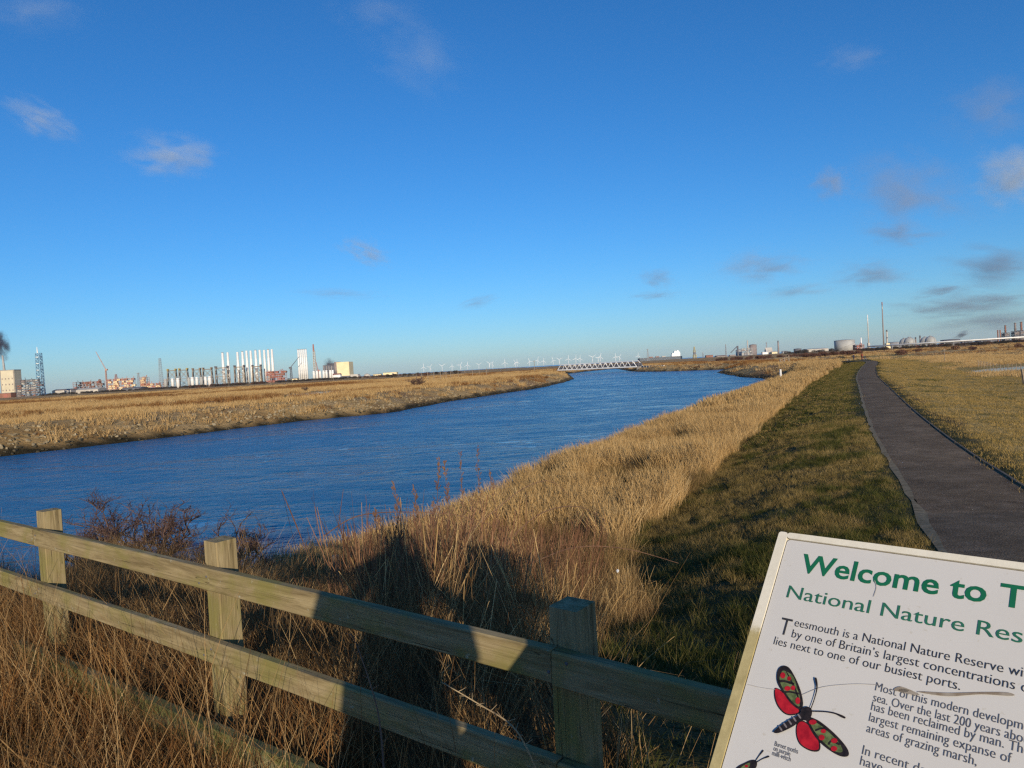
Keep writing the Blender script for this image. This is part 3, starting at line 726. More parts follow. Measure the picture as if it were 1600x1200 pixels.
rail('ground_board', -3.75, .10, -.45, .16, .13, 7, off=-.15, thk=.05, mat=mossy)
nail = MB().lathe((0, 0, 0), [(.0047, 0), (.0047, .002), (.003, .0032)], 10).mesh('nail_head')
nail.materials.append(M['dkgrey'])
for d in pos_:
    for z in (zu, zl):
        for dx in (-.03, .03):
            o = obj('nail_head', nail, None, fence); o.location = (d+dx, -.0895, z+dx*.6); o.rotation_euler = (R(90), 0, 0)

# ------------------------------------------------------------------ the information board
rA, rB, rC = ray(1222, 836), ray(1118, 1190), ray(1600, 886)
YA = .98
KB = YA/1.5
pA = rA/rA.y*YA; pC = rC*(pA.z/rC.z)
e1 = (pC-pA).normalized()
t_ = (pA.dot(e1))/(rB.dot(e1)); pB = rB*t_
e2 = (pA-pB).normalized(); en = e1.cross(e2).normalized()
def bd(px, py):                            # board coordinates (right, up) of a pixel
    d = ray(px, py); t = pA.dot(en)/d.dot(en); p = d*t-pA; return Vector((p.dot(e1), p.dot(e2)))
board = thing('information_board', 'tilted white nature reserve information board with green heading and red moth picture', 'sign', (pA.x, pA.y, pA.z+EYE))
board.rotation_euler = Matrix((e1, e2, en)).transposed().to_euler()
BW, BH = .84, .74
def rrect(x0, y0, x1, y1, r, n=6):
    o = []
    for cx, cy_, a0 in ((x1-r, y1-r, 0), (x0+r, y1-r, 90), (x0+r, y0+r, 180), (x1-r, y0+r, 270)):
        for k in range(n+1): a = R(a0+90*k/n); o.append((cx+r*math.cos(a), cy_+r*math.sin(a)))
    return o
m, nt, out = newmat('cream_board_edge')
co = coord(nt, 'Object'); sx = nd(nt, 'ShaderNodeSeparateXYZ'); nt.links.new(co, sx.inputs[0])
g = noise(nt, co, 60, 4, .7)
st_ = math_(nt, 'MULTIPLY', mapr(nt, math_(nt, 'ADD', sx.outputs['Y'], math_(nt, 'MULTIPLY', g, .04)), -.112, -.128), .9)
c0 = mixc(nt, mapr(nt, g, .35, .7, 0, .35), (.78, .73, .60), (.55, .49, .36))
c0 = mixc(nt, st_, c0, ramp(nt, g, [(.3, (.33, .26, .09)), (.7, (.50, .41, .18))]))
pbsdf(nt, out, c0, .5, bump(nt, g, .2, .002)); medge = m
m, nt, out = newmat('printed_board_face')
co = coord(nt, 'Object'); g = noise(nt, co, 5, 6, .7); g2 = noise(nt, co, 140, 3, .6)
c0 = mixc(nt, mapr(nt, g, .42, .75, 0, .22), (.62, .60, .565), (.50, .475, .42))
c0 = mixc(nt, mapr(nt, g2, .66, .74, 0, .35), c0, (.42, .37, .27))
pbsdf(nt, out, c0, .35, bump(nt, g2, .04, .001), spec=.4); mface = m
MB().prism(rrect(-.003, -BH, BW, .003, .011), -.018, 0).build('back_board', medge, board)
fr = MB()
ew, et = .0145*KB, .0085*KB
for x0, y0, x1, y1 in ((-.003, -BH, ew, .003), (ew, -et, BW-ew, .003), (BW-ew, -BH, BW, .003), (ew, -BH, BW-ew, -BH+et)):
    fr.prism(rrect(x0, y0, x1, y1, .0035, 3), .0005, .0045)
fr.build('edge_trim', medge, board)
seam = plain('dirty_seam', (.10, .075, .05), (.05, .04, .03), 60, .9)
MB().prism(rrect(ew+.0003, -BH+et+.0003, BW-ew-.0003, -et-.0003, .005), .0002, .0014).build('seam', seam, board)
MB().prism(rrect(ew+.0014, -BH+et+.0013, BW-ew-.0014, -et-.0014, .005), .0006, .0028).build('face_panel', mface, board)
ZT = .0034
def text_mesh(txt, bold=0.0, shear=0):
    cu = bpy.data.curves.new('t', 'FONT'); cu.body = txt; cu.size = 1; cu.offset = bold; cu.resolution_u = 3
    o = bpy.data.objects.new('t', cu); C.objects.link(o)
    dg = bpy.context.evaluated_depsgraph_get(); me = bpy.data.meshes.new_from_object(o.evaluated_get(dg))
    bpy.data.objects.remove(o); return me
def ext(me): xs = [v.co.x for v in me.vertices]; ys = [v.co.y for v in me.vertices]; return min(xs), max(xs), min(ys), max(ys)
CAPH = ext(text_mesh('H'))[3]
def lettering(name, lines, mat):
    """lines: (full text, visible part, start pixel, end pixel on the baseline, cap height in m, bold)"""
    vs = []; fs = []
    for full, vis, p0, p1, caph, bold in lines:
        a = bd(*p0); b = bd(*p1); me_v = text_mesh(vis, bold); x0, x1, _, _ = ext(me_v)
        sx_ = (b.x-a.x)/(x1-x0); sy = caph/CAPH
        me_ = text_mesh(full, bold); k = len(vs)
        for v in me_.vertices: vs.append((a.x+(v.co.x-x0)*sx_, a.y+v.co.y*sy, ZT))
        fs += [[k+i for i in p.vertices] for p in me_.polygons]
    me = bpy.data.meshes.new(name); me.from_pydata(vs, [], fs); me.update()
    return obj(name, me, mat, board)
def caph(p_base, p_top): return (bd(*p_top)-bd(*p_base)).length
ink_g = plain('green_print', (.012, .145, .070), (.010, .125, .06), 20, .4); ink_g2 = plain('pale_green_print', (.03, .155, .095), (.025, .13, .08), 20, .4)
ink_k = plain('black_print', (.045, .045, .05), (.035, .035, .04), 20, .4); ink_b = plain('grey_print', (.11, .11, .12), (.09, .09, .10), 20, .45)
def bp(x, y): return (1100+x/3., 800+y/3.)
hT = caph(bp(455, 285), bp(447, 203)); hN = caph(bp(390, 405), bp(402, 349))
lettering('title_lettering', [('Welcome to Teesmouth', 'Welcome to', bp(450, 285), bp(1325, 418), hT, .017)], ink_g)
lettering('subtitle_lettering', [('National Nature Reserve', 'National Nature', bp(390, 405), bp(1222, 560), hN, .0)], ink_g2)
hB = hN*.62
lettering('drop_capital', [('T', 'T', bp(352, 575), bp(403, 583), caph(bp(370, 575), bp(385, 498)), 0)], ink_k)
lettering('introduction_lettering', [
    ('eesmouth is a National Nature Reserve within', 'eesmouth is a National Nature Reserve', bp(427, 540), bp(1408, 738), hB, -.007),
    ('by one of Britain\u2019s largest concentrations of', 'by one of Britain\u2019s largest concentrations', bp(414, 592), bp(1462, 822), hB, -.007),
    ('lies next to one of our busiest ports.', 'lies next to one of our busiest ports.', bp(330, 625), bp(1205, 830), hB, -.007)], ink_k)
hP = hB*.92
lettering('body_lettering', [
    ('Most of this modern development', 'Most of this modern developm', bp(806, 842), bp(1500, 1004), hP, -.007),
    ('sea. Over the last 200 years about', 'sea. Over the last 200 years abo', bp(796, 892), bp(1500, 1060), hP, -.007),
    ('has been reclaimed by man. The', 'has been reclaimed by man. Th', bp(787, 934), bp(1500, 1106), hP, -.007),
    ('largest remaining expanse of', 'largest remaining expanse of', bp(777, 985), bp(1448, 1152), hP, -.007),
    ('areas of grazing marsh,', 'areas of grazing marsh,', bp(765, 1036), bp(1285, 1165), hP, -.007),
    ('In recent dec', 'In recent dec', bp(745, 1140), bp(1075, 1222), hP, -.007),
    ('have', 'have', bp(735, 1190), bp(840, 1216), hP, -.007)], ink_b)
lettering('caption_lettering', [('Burnet moths', 'Burnet moths', bp(335, 1100), bp(447, 1128), hB*.5, 0), ('on purple', 'on purple', bp(330, 1122), bp(410, 1142), hB*.5, 0), ('milk-vetch', 'milk-vetch', bp(324, 1144), bp(412, 1166), hB*.5, 0)], ink_b)
# the printed moth, laid flat in the face of the board
def flat(name, polys, mat, z, parent=board, shift=(0, 0), k=1.0, about=(0, 0)):
    for pl in polys:
        vs = []
        q_ = [Vector(p) for p in pl]; n_ = len(q_); sm = []
        for i in range(n_):                # round the outline
            p0, p1, p2, p3 = q_[i-1], q_[i], q_[(i+1) % n_], q_[(i+2) % n_]
            for u in (0, .25, .5, .75): sm.append(.5*((2*p1)+(p2-p0)*u+(2*p0-5*p1+4*p2-p3)*u*u+(3*p1-p0-3*p2+p3)*u**3))
        for p in sm:
            x = about[0]+(p.x-about[0])*k+shift[0]; y = about[1]+(p.y-about[1])*k+shift[1]
            v = bd(*bp(x, y)); vs.append((v.x, v.y, z))
        me = bpy.data.meshes.new(name); me.from_pydata(vs, [], [list(range(len(vs)))[::-1]]); me.update(); o = obj(name, me, mat, parent)
    return o
def disc(x, y, r, ry=None): return [(x+r*math.cos(a), y+(ry or r)*math.sin(a)) for a in [2*math.pi*i/8 for i in range(8)]]
def streak(pts, w0):
    P = [Vector(p) for p in pts]; l = []; r_ = []
    for i, p in enumerate(P):
        d = (P[min(i+1, len(P)-1)]-P[max(i-1, 0)]).normalized(); n_ = Vector((-d.y, d.x)); ww = w0[i] if isinstance(w0, (list, tuple)) else w0
        l.append(tuple(p+n_*ww)); r_.append(tuple(p-n_*ww))
    return l+r_[::-1]
def inkm(name, a, b, s_=300, st=(1, 1, 1)): return plain(name, a, b, s_, .4, stretch=st)
i_dk = inkm('moth_dark_green', (.055, .085, .03), (.012, .015, .010), 110); i_rd = inkm('moth_red', (.50, .018, .03), (.30, .008, .018), 90)
i_bk = inkm('moth_black', (.03, .022, .022), (.012, .010, .010), 200); i_gn = inkm('moth_pale_green', (.16, .20, .08), (.06, .085, .03), 160); i_gy = inkm('moth_grey', (.26, .23, .23), (.14, .12, .12), 200)
def moth(parent, shift, k, about):
    kw = dict(parent=parent, shift=shift, k=k, about=about)
    hw = flat('hind_wing', [[(335, 835), (336, 880), (356, 925), (390, 955), (430, 957), (458, 938), (425, 900), (385, 855), (352, 832)], [(440, 1000), (437, 1050), (455, 1095), (500, 1124), (540, 1127), (551, 1105), (541, 1065), (505, 1008), (466, 982)]], i_bk, ZT, **kw)
    flat('hind_wing_red', [[(339, 838), (342, 880), (360, 920), (392, 949), (430, 951), (450, 936), (420, 902), (382, 860), (353, 837)], [(444, 1002), (442, 1050), (460, 1092), (502, 1118), (536, 1120), (544, 1103), (536, 1067), (502, 1013), (468, 988)]], i_rd, ZT+.0003, **kw)
    fw = flat('fore_wing', [[(348, 760), (350, 805), (375, 850), (415, 905), (455, 932), (470, 908), (462, 855), (442, 800), (412, 745), (388, 727), (362, 733)], [(488, 978), (503, 968), (545, 985), (600, 1028), (650, 1078), (681, 1122), (680, 1150), (640, 1149), (580, 1112), (528, 1062), (497, 1008)]], i_bk, ZT+.0006, **kw)
    flat('fore_wing_sheen', [[(360, 790), (378, 838), (418, 893), (452, 918), (456, 880), (442, 830), (425, 780), (398, 757), (372, 752)], [(505, 985), (548, 1003), (598, 1045), (640, 1090), (655, 1128), (625, 1130), (580, 1098), (535, 1050), (510, 1010)]], i_gn, ZT+.0009, **kw)
    flat('wing_band', [streak([(362, 800), (385, 800), (425, 812)], 5), streak([(380, 852), (410, 850), (450, 858)], 4), streak([(530, 1030), (560, 1020), (590, 1030)], 4), streak([(590, 1095), (605, 1080), (640, 1095)], 5), streak([(395, 760), (435, 840), (460, 915)], [2, 4, 2])], i_bk, ZT+.0011, **kw)
    flat('wing_spot', [disc(376, 773, 12, 14), disc(406, 788, 9, 10), disc(398, 834, 14, 11), disc(424, 832, 10, 11), disc(446, 892, 11, 16), disc(516, 992, 18, 12), disc(566, 1034, 12, 10), disc(558, 1064, 14, 13), disc(617, 1079, 15, 12), disc(616, 1116, 15, 12)], i_rd, ZT+.0013, **kw)
    bo = flat('body', [[(510, 930), (490, 920), (462, 930), (455, 955), (400, 985), (350, 1020), (333, 1040), (360, 1042), (420, 1015), (465, 985), (495, 985), (512, 958)]], i_bk, ZT+.0015, **kw)
    flat('body_band', [streak([(360+22*i, 1012-14*i), (372+22*i, 1030-14*i)], 3.2) for i in range(5)], i_gy, ZT+.0017, **kw)
    flat('antenna', [streak([(508, 928), (525, 880), (536, 830), (530, 788)], [2, 2.5, 3.5, 5])], i_bk, ZT+.0015, **kw)
    flat('antenna', [streak([(512, 942), (575, 944), (625, 953), (665, 971)], [2, 2.5, 3.5, 5])], i_bk, ZT+.0015, **kw)
mp_ = bpy.data.objects.new('moth_picture', None); C.objects.link(mp_); mp_.parent = board; mp_.empty_display_size = .02
moth(mp_, (0, 0), 1, (0, 0))
mp2 = bpy.data.objects.new('moth_picture', None); C.objects.link(mp2); mp2.parent = board; mp2.empty_display_size = .02
kw = dict(parent=mp2)
flat('body', [[(252, 1172), (228, 1167), (196, 1180), (160, 1200), (130, 1240), (150, 1262), (205, 1236), (248, 1205)]], i_bk, ZT, **kw)
flat('fore_wing_sheen', [[(220, 1180), (185, 1197), (150, 1235), (170, 1240), (212, 1208)]], i_gn, ZT+.0003, **kw)
flat('wing_spot', [disc(205, 1196, 8, 6), disc(182, 1214, 8, 6), disc(165, 1232, 7, 6)], i_rd, ZT+.0005, **kw)
flat('antenna', [streak([(246, 1174), (262, 1150), (282, 1124)], [1.5, 2, 3.5])], i_bk, ZT+.0003, **kw)
flat('antenna', [streak([(250, 1180), (280, 1162), (309, 1151)], [1.5, 2, 3.5])], i_bk, ZT+.0003, **kw)
smear = plain('dry_mud_smear', (.22, .17, .12), (.32, .28, .23), 90, .9)
flat('mud_smear', [streak([(1020, 850), (1150, 862), (1300, 856), (1420, 860), (1455, 864)], [3, 8, 5, 8, 3]), streak([(898, 838), (925, 836), (970, 850), (1010, 862)], [5, 12, 10, 3]), disc(940, 843, 24, 9)], smear, ZT+.0004)
flat('scratch', [streak([(215, 815), (270, 828), (340, 838)], .9), streak([(470, 860), (560, 826), (700, 812), (805, 815)], 1.1), streak([(805, 330), (812, 360), (800, 400)], 1.4)], plain('scratch_mark', (.42, .40, .37), (.36, .33, .30), 90, .8), ZT+.0002)
# its legs, upright under the slope
legs = []
for a in (.14, .70):
    p = pA + e1*a - e2*.30 - en*.03; gz = hz(p.x, p.y)
    lp = board.rotation_euler.to_matrix().transposed()
    top = lp @ (p-pA); bot = lp @ (Vector((p.x, p.y, gz-.4-EYE))-pA)
    MB().bar(top, bot, .035, n=14).build('leg', M['galv'], board, True)

# ------------------------------------------------------------------ the photographer, behind the camera, throwing the shadow
def skin(name, pts, edges, rad_, mat, parent, root=0, sub=2):
    me = bpy.data.meshes.new(name); me.from_pydata(pts, edges, []); me.update()
    o = obj(name, me, mat, parent)
    md = o.modifiers.new('skin', 'SKIN'); md.use_smooth_shade = True
    for i, r_ in enumerate(rad_):
        rr = (r_, r_) if not isinstance(r_, (tuple, list)) else r_
        me.skin_vertices[0].data[i].radius = rr; me.skin_vertices[0].data[i].use_root = (i == root)
    if sub: sb = o.modifiers.new('smooth', 'SUBSURF'); sb.levels = sub; sb.render_levels = sub
    return o
m_coat = plain('navy_coat_cloth', (.03, .04, .07), (.02, .026, .045), 6, .9, .3); m_trs = plain('dark_trouser_cloth', (.045, .045, .05), (.03, .03, .035), 8, .9, .3)
m_skin = plain('skin', (.55, .34, .25), (.48, .28, .20), 9, .5); m_hair = plain('dark_hair', (.05, .035, .02), (.03, .02, .015), 40, .6); m_red = plain('red_coat_cloth', (.42, .05, .035), (.30, .035, .03), 6, .9)
m_phone = plain('black_phone', (.02, .02, .022), (.015, .015, .016), 30, .25)
def person(label, loc, rz, coat, trs, pose='stand', detail=True, scale=1.0, group=None, hat=None):
    t = thing('person', label, 'person', loc, rz, group); t.scale = (scale,)*3
    # faces +Y; heights for a 1.76 m figure
    hips = (0, 0, .95); 
    P = [hips, (0, .0, 1.12), (0, -.01, 1.32), (0, -.01, 1.45), (0, .005, 1.53), (0, .02, 1.60)]
    E = [(0, 1), (1, 2), (2, 3), (3, 4), (4, 5)]; Rr = [(.165, .115), (.145, .105), (.19, .12), (.165, .10), .055, .05]
    def limb(a, pts, rs):
        for p, r_ in zip(pts, rs): P.append(p); Rr.append(r_); E.append((a, len(P)-1)); a = len(P)-1
    st = .16 if pose == 'walk' else .02
    limb(0, [(-.10, 0, .86), (-.11, st*.6+.02, .50), (-.12, -st*.2, .12), (-.12, .10, .045)], [.095, .066, .046, .04])
    limb(0, [(.10, 0, .86), (.11, -st*.3+.02, .50), (.12, -st*1.6, .13), (.12, .10-st*1.4, .045)], [.095, .066, .046, .04])
    if pose == 'photo':
        hl, hr_ = (-.085, .345, 1.545), (.085, .345, 1.545)
        limb(3, [(-.19, .0, 1.44), (-.29, .10, 1.17), (-.115, .295, 1.49)], [.062, .048, .034])
        limb(3, [(.16, .0, 1.44), (.20, .10, 1.20), (.115, .295, 1.49)], [.062, .048, .034])
    else:
        hl, hr_ = (-.27, .09, .80), (.25, .24, 1.02)
        limb(3, [(-.19, 0, 1.43), (-.26, -.02, 1.12), (-.265, .06, .88)], [.06, .045, .034])
        limb(3, [(.19, 0, 1.43), (.25, -.02, 1.14), (.255, .18, 1.03)], [.06, .045, .034])
    body = skin('body', P, E, Rr, [coat], t)
    # head with face
    hd = MB(); hd.ball((0, .035, 1.655), (.076, .097, .118), 20, 14)
    hd.ball((0, .128, 1.64), (.014, .022, .022), 10, 6); hd.ball((-.078, .03, 1.645), (.012, .022, .032), 8, 6); hd.ball((.078, .03, 1.645), (.012, .022, .032), 8, 6)
    hd.ball((0, .10, 1.575), (.035, .03, .022), 10, 6)
    h = hd.build('head', m_skin, t, True)
    MB().ball((0, .012, 1.69), (.086, .10, .10) if not hat else (.112, .115, .125), 18, 10).build('hair' if not hat else 'woolly_hat', hat or m_hair, t, True)
    if detail:
        [MB().ball((sx_*.031, .121, 1.66), .011, 8, 6).build('eye', m_phone, h, True) for sx_ in (-1, 1)]
        MB().ball((0, .127, 1.60), (.024, .008, .006), 10, 6).build('mouth', m_red, h, True)
    for sgn, hp in ((-1, hl), (1, hr_)):
        if detail:
            hp = Vector(hp); pts = [hp+Vector((sgn*.03, -.055, -.055)), hp, hp+Vector((0, .01, .045))]; ed = [(0, 1), (1, 2)]; rd = [.026, (.03, .018), (.034, .014)]
            for q_ in range(4):            # four fingers curled behind the phone, thumb in front
                b0 = hp+Vector((sgn*(-.006), .012, -.02+.022*q_)); i0 = len(pts); L = (.07, .082, .078, .06)[q_]
                pts += [b0, b0+Vector((-sgn*L*.45, .035, .004)), b0+Vector((-sgn*L*.9, .042, .006)), b0+Vector((-sgn*L*1.15, .034, .006))]
                ed += [(1, i0), (i0, i0+1), (i0+1, i0+2), (i0+2, i0+3)]; rd += [.0095, .0085, .008, .007]
            i0 = len(pts); pts += [hp+Vector((0, -.02, .01)), hp+Vector((-sgn*.025, -.016, .03)), hp+Vector((-sgn*.045, -.006, .035))]; ed += [(1, i0), (i0, i0+1), (i0+1, i0+2)]; rd += [.011, .0095, .008]
            skin('hand', [tuple(p) for p in pts], ed, rd, m_skin, t, 1, 1)
        else: MB().ball(hp, (.035, .045, .055), 8, 6).build('hand', m_skin, t, True)
    MB().lathe((0, 0, 0), [(.13, 1.0), (.17, .9), (.105, .8), (.02, .78)], 16).bar((-.10, .01, .90), (-.12, 0, .14), .10, .065, 12).bar((.10, .01, .90), (.12, 0, .14), .10, .065, 12).build('trousers', trs, t, True)
    if pose == 'photo': MB().lathe((0, 0, 0), [(.17, 1.16), (.20, .95), (.25, .66), (.24, .65), (.15, 1.1)], 20).build('coat_skirt', coat, t, True)
    sh = MB()
    for sx_ in (-.12, .12): sh.ball((sx_, .06, .045), (.05, .14, .05), 12, 8)
    sh.build('shoes', m_phone, t, True)
    return t
PHX, PHY = .02, -.40
person('photographer standing behind the camera with raised phone, seen only as a long shadow', (PHX, PHY, hz(PHX, PHY)+.005), R(2), m_coat, m_trs, 'photo', scale=1.05, hat=m_red)
ph = thing('phone', 'slim black phone held up by the photographer behind the view', 'phone', (0.0, -.045, EYE-.02))
MB().box((0, 0, 0), (.15, .008, .073)).build('case', m_phone, ph); MB().box((0, -.0048, 0), (.138, .0015, .066)).build('screen', M['glass'], ph)
#@@PLANTS
# ------------------------------------------------------------------ bushes, weeds and brambles
m_twig = plain('purple_brown_twigs', (.13, .075, .055), (.07, .042, .035), 3, .85); m_stem = plain('red_brown_stem', (.20, .11, .065), (.11, .058, .04), 5, .8); m_pale = plain('pale_dead_stem', (.40, .30, .17), (.28, .2, .11), 8, .8)
def branchy(seed, h, w_, levels=4, nmain=6, r0=.02, lean=(0, 0), fine=1.0):
    """trunk and crown of a leafless bush as two builders"""
    r = random.Random(seed); tk = MB(); cr = MB()
    def grow(p, d, L, rad_, lv):
        pts = [p]; n = 3
        for i in range(n):
            d = (d + Vector((r.gauss(0, .22), r.gauss(0, .22), r.gauss(.03, .16)))).normalized(); p = p + d*L/n; pts.append(p)
        (tk if lv == 0 else cr).tube(pts, [rad_*(1-.5*i/n) for i in range(n+1)], 5 if lv < 2 else 3)
        if lv >= levels: return
        for k in range(r.randint(3, 5) if lv < levels-1 else r.randint(3, 6)):
            q = pts[r.randint(1, n)]; a = r.uniform(0, 6.28)
            nd_ = (d*.7 + Vector((math.cos(a), math.sin(a), r.uniform(-.2, .6)))*.85).normalized()
            grow(q, nd_, L*r.uniform(.45, .75), rad_*.5*fine, lv+1)
    for k in range(nmain):
        a = 6.28*k/nmain + r.uniform(-.3, .3); s_ = w_/h*.55
        grow(Vector((r.gauss(0, .06), r.gauss(0, .06), -.1)), Vector((math.cos(a)*s_+lean[0], math.sin(a)*s_+lean[1], 1)).normalized(), h*r.uniform(.40, .6), r0, 0)
    return tk, cr
def bush(name, label, cat, p, seed, h, w_, group=None, mat=m_twig, **kw):
    t = thing(name, label, cat, p, 0, group); tk, cr = branchy(seed, h, w_, **kw)
    tk.build('trunk', mat, t); cr.build('crown', mat, t); return t
def ground_at(px, Y):
    p = at(px, Y, 0); return Vector((p.x, p.y, hz(p.x, p.y)))
for px, Y, h, w_, sd, lb in ((225, 13.0, 1.0, 2.2, 1, 'leafless purple brown thorn bush at the water edge behind the left fence panel'),
                          (335, 13.4, .95, 1.9, 2, 'smaller leafless thorn bush with grass through it, left of the near square post'),
                          (120, 11.5, .55, .9, 3, 'low sprig of bare thorn right beside the leftmost fence post')):
    bush('thorn_bush', lb, 'bush', ground_at(px, Y), sd, h*1.6, w_*2.2, 'bare thorn bushes by the near water', levels=4, nmain=8, r0=.026, lean=(.1, 0), fine=1.25)
bush('hawthorn', 'round leafless hawthorn standing alone on the marsh across the river', 'bush', ground_at(650, 182), 9, 3.0, 3.6, levels=4, nmain=8, r0=.09, fine=1.25)
bush('hawthorn', 'low dark leafless thicket beside the blue pond on the marsh', 'bush', ground_at(476, 236), 10, 2.0, 3.4, levels=3, nmain=7, r0=.10, fine=1.2)
def leafy(name, label, p, seed, h, w_, cols, mat=None, group=None, n=900):
    r = random.Random(seed); t = thing(name, label, 'bush', p, 0, group)
    MB().bar((0, 0, -.2), (0, 0, h*.5), w_*.06, w_*.03).build('trunk', M['pole'], t)
    mb = MB(); cl = [(r.gauss(0, w_*.22), r.gauss(0, w_*.22), h*r.uniform(.25, .8), r.uniform(.18, .34)*w_) for _ in range(9)]
    for i in range(n):
        cx, cy_, cz, cr_ = r.choice(cl); d = Vector((r.gauss(0, 1), r.gauss(0, 1), r.gauss(0, 1))).normalized()*cr_*r.uniform(.6, 1)
        p_ = Vector((cx, cy_, cz))+d; s_ = h*.05*r.uniform(.6, 1.4); u_ = Vector((r.gauss(0, 1), r.gauss(0, 1), r.gauss(0, 1))).normalized(); v_ = u_.orthogonal()
        if p_.z > 0: mb.add([p_-u_*s_, p_+v_*s_*.6, p_+u_*s_, p_-v_*s_*.6], [[0, 1, 2, 3]])
    mb.build('crown', mat, t); return t
m_dkleaf = plain('dark_leaf', (.035, .045, .018), (.02, .026, .012), 3, .8)
leafy('gorse_bush', 'small rounded dark bush alone on the tan marsh left of the pond', ground_at(444, 138), 4, .95, .95, None, m_dkleaf)
# tall dead weeds standing against the water
def weed(px, py, Y, seed, label, mat=m_stem, plume=True):
    r = random.Random(seed); b = ground_at(px, Y); tip = EYE - (py-hor(px))*Y/F; h = max(.5, tip-b.z)
    t = thing('dead_weed', label, 'weed', b, 0, 'tall dead weeds against the water')
    st_ = MB(); tw = MB(); lx, ly = r.uniform(-.08, .08), r.uniform(-.05, .05)
    P = [Vector((lx*(i/5)**2*2+r.uniform(-.012, .012), ly*(i/5)**2*2, h*i/5-(.08 if i == 0 else 0))) for i in range(6)]
    st_.tube(P, [.007-.001*i for i in range(6)], 5).build('stem', mat, t)
    for k in range(46 if plume else 14):
        u = r.uniform(.35, 1.0)**.7; q = P[0].lerp(P[-1], u) if u < 1 else P[-1]
        i = min(4, int(u*5)); q = P[i].lerp(P[i+1], u*5-i); a = r.uniform(0, 6.28); L = (.05+.14*(1-u))*r.uniform(.5, 1.2)
        e = q+Vector((math.cos(a)*L*.6, math.sin(a)*L*.6, L*.9)); tw.tube([q, q.lerp(e, .5)+Vector((0, 0, -.008)), e], [.0032, .0030, .0018], 3)
        if plume:
            for _ in range(3): c = q.lerp(e, r.uniform(.4, 1)); tw.ball(c, (.007, .007, .011), 5, 3)
    tw.build('seed_head', mat, t); return t
WD = [(612, 752, 8.6, 'leftmost tall russet dead weed against the water, above the long head shadow'), (637, 764, 8.2, 'short russet dead weed second from the left against the water'),
      (664, 716, 9.4, 'slim red brown dead weed third from the left against the river'), (690, 722, 8.8, 'bushy red brown dead weed fourth from the left against the river'),
      (711, 708, 10.2, 'tall thin dead weed fifth from the left reaching well above the reeds'), (741, 700, 10.4, 'tallest feathery dead weed standing above the reeds against the water'),
      (770, 738, 10.8, 'small russet dead weed at the right end of the weed clump'), (590, 800, 7.6, 'low russet dead weed at the left foot of the weed clump'), (655, 790, 7.8, 'low bushy dead weed in the middle of the weed clump'), (720, 770, 9.0, 'low reddish dead weed at the right foot of the weed clump')]
for i, (a, b, Y, lb) in enumerate(WD): weed(a, b, Y, 60+i, lb)
def bramble(pts, label, r0=.006, mat=m_stem):
    """pts: (px, py, depth)"""
    W_ = []
    for px, py, Y in pts: d = ray(px, py); W_.append(Vector((d.x/d.y*Y, Y, EYE+d.z/d.y*Y)))
    b = W_[0].copy(); b.z = hz(b.x, b.y)
    L = [w-b for w in W_]; S = []
    for i in range(len(L)-1):
        p0 = L[max(i-1, 0)]; p1 = L[i]; p2 = L[i+1]; p3 = L[min(i+2, len(L)-1)]
        for k in range(6): u = k/6; S.append(.5*((2*p1)+(p2-p0)*u+(2*p0-5*p1+4*p2-p3)*u*u+(3*p1-p0-3*p2+p3)*u**3))
    S.append(L[-1]); t = thing('bramble', label, 'bramble', b, 0, 'arching bramble stems')
    th = MB().tube(S, [r0*(1-.6*i/len(S)) for i in range(len(S))], 6)
    for i in range(1, len(S)-1): q = S[i]; a = i*2.4; e = q+Vector((math.cos(a), math.sin(a), .4))*.022; th.bar(q, e, r0*.4, .0006, 4)
    th.build('stem', mat, t)
bramble([(505, 838, 6.6), (560, 806, 6.8), (640, 800, 7), (720, 806, 7.2), (790, 830, 7.4)], 'long low bramble stem arching right across the tangled grass below the weeds')
bramble([(700, 860, 7.5), (770, 800, 8), (820, 762, 8.4), (860, 752, 8.8), (890, 775, 9)], 'bramble stem arching up through the reeds right of the weed clump')
bramble([(760, 900, 6.5), (800, 840, 6.9), (850, 800, 7.4), (905, 792, 7.8), (950, 815, 8.2)], 'second bramble arch lower among the reeds near the turf edge')
bramble([(830, 880, 7), (900, 855, 7.4), (980, 858, 7.8), (1060, 880, 8.2)], 'dark bramble trailing out of the reeds onto the green turf')
bramble([(850, 1235, 1.75), (828, 1180, 1.74), (800, 1134, 1.76), (748, 1100, 1.82), (690, 1066, 1.86)], 'pale dead stem bent over in front of the lower rail near the square post', .0028, m_pale)
bramble([(600, 1205, 1.95), (590, 1110, 2.1), (562, 1020, 2.25), (548, 990, 2.3)], 'thin dark dead stalk standing in the shadow below the top rail', .003)
# litter caught in the grass
def litter(px, py, Y, s_, lb, seed):
    d = ray(px, py); x, y = d.x/d.y*Y, Y; bm = bmesh.new(); bmesh.ops.create_icosphere(bm, subdivisions=3, radius=s_)
    for v in bm.verts: v.co *= 1+.5*mnoise.noise(v.co*22/s_*.05+Vector((seed, 0, 0)))+.25*mnoise.noise(v.co*60/s_*.05); v.co.z *= 1.2
    me = bpy.data.meshes.new('litter'); bm.to_mesh(me); bm.free(); o = obj('plastic_litter', me, plain('white_plastic_%d' % seed, (.55, .56, .57), (.42, .43, .45), 30, .4)); o.location = (x, y, EYE+d.z/d.y*Y)
    tag(o, lb, 'litter', 'plastic litter in the grass')
litter(965, 892, 5.6, .011, 'scrap of white plastic at the edge of the turf above the square post', 1)
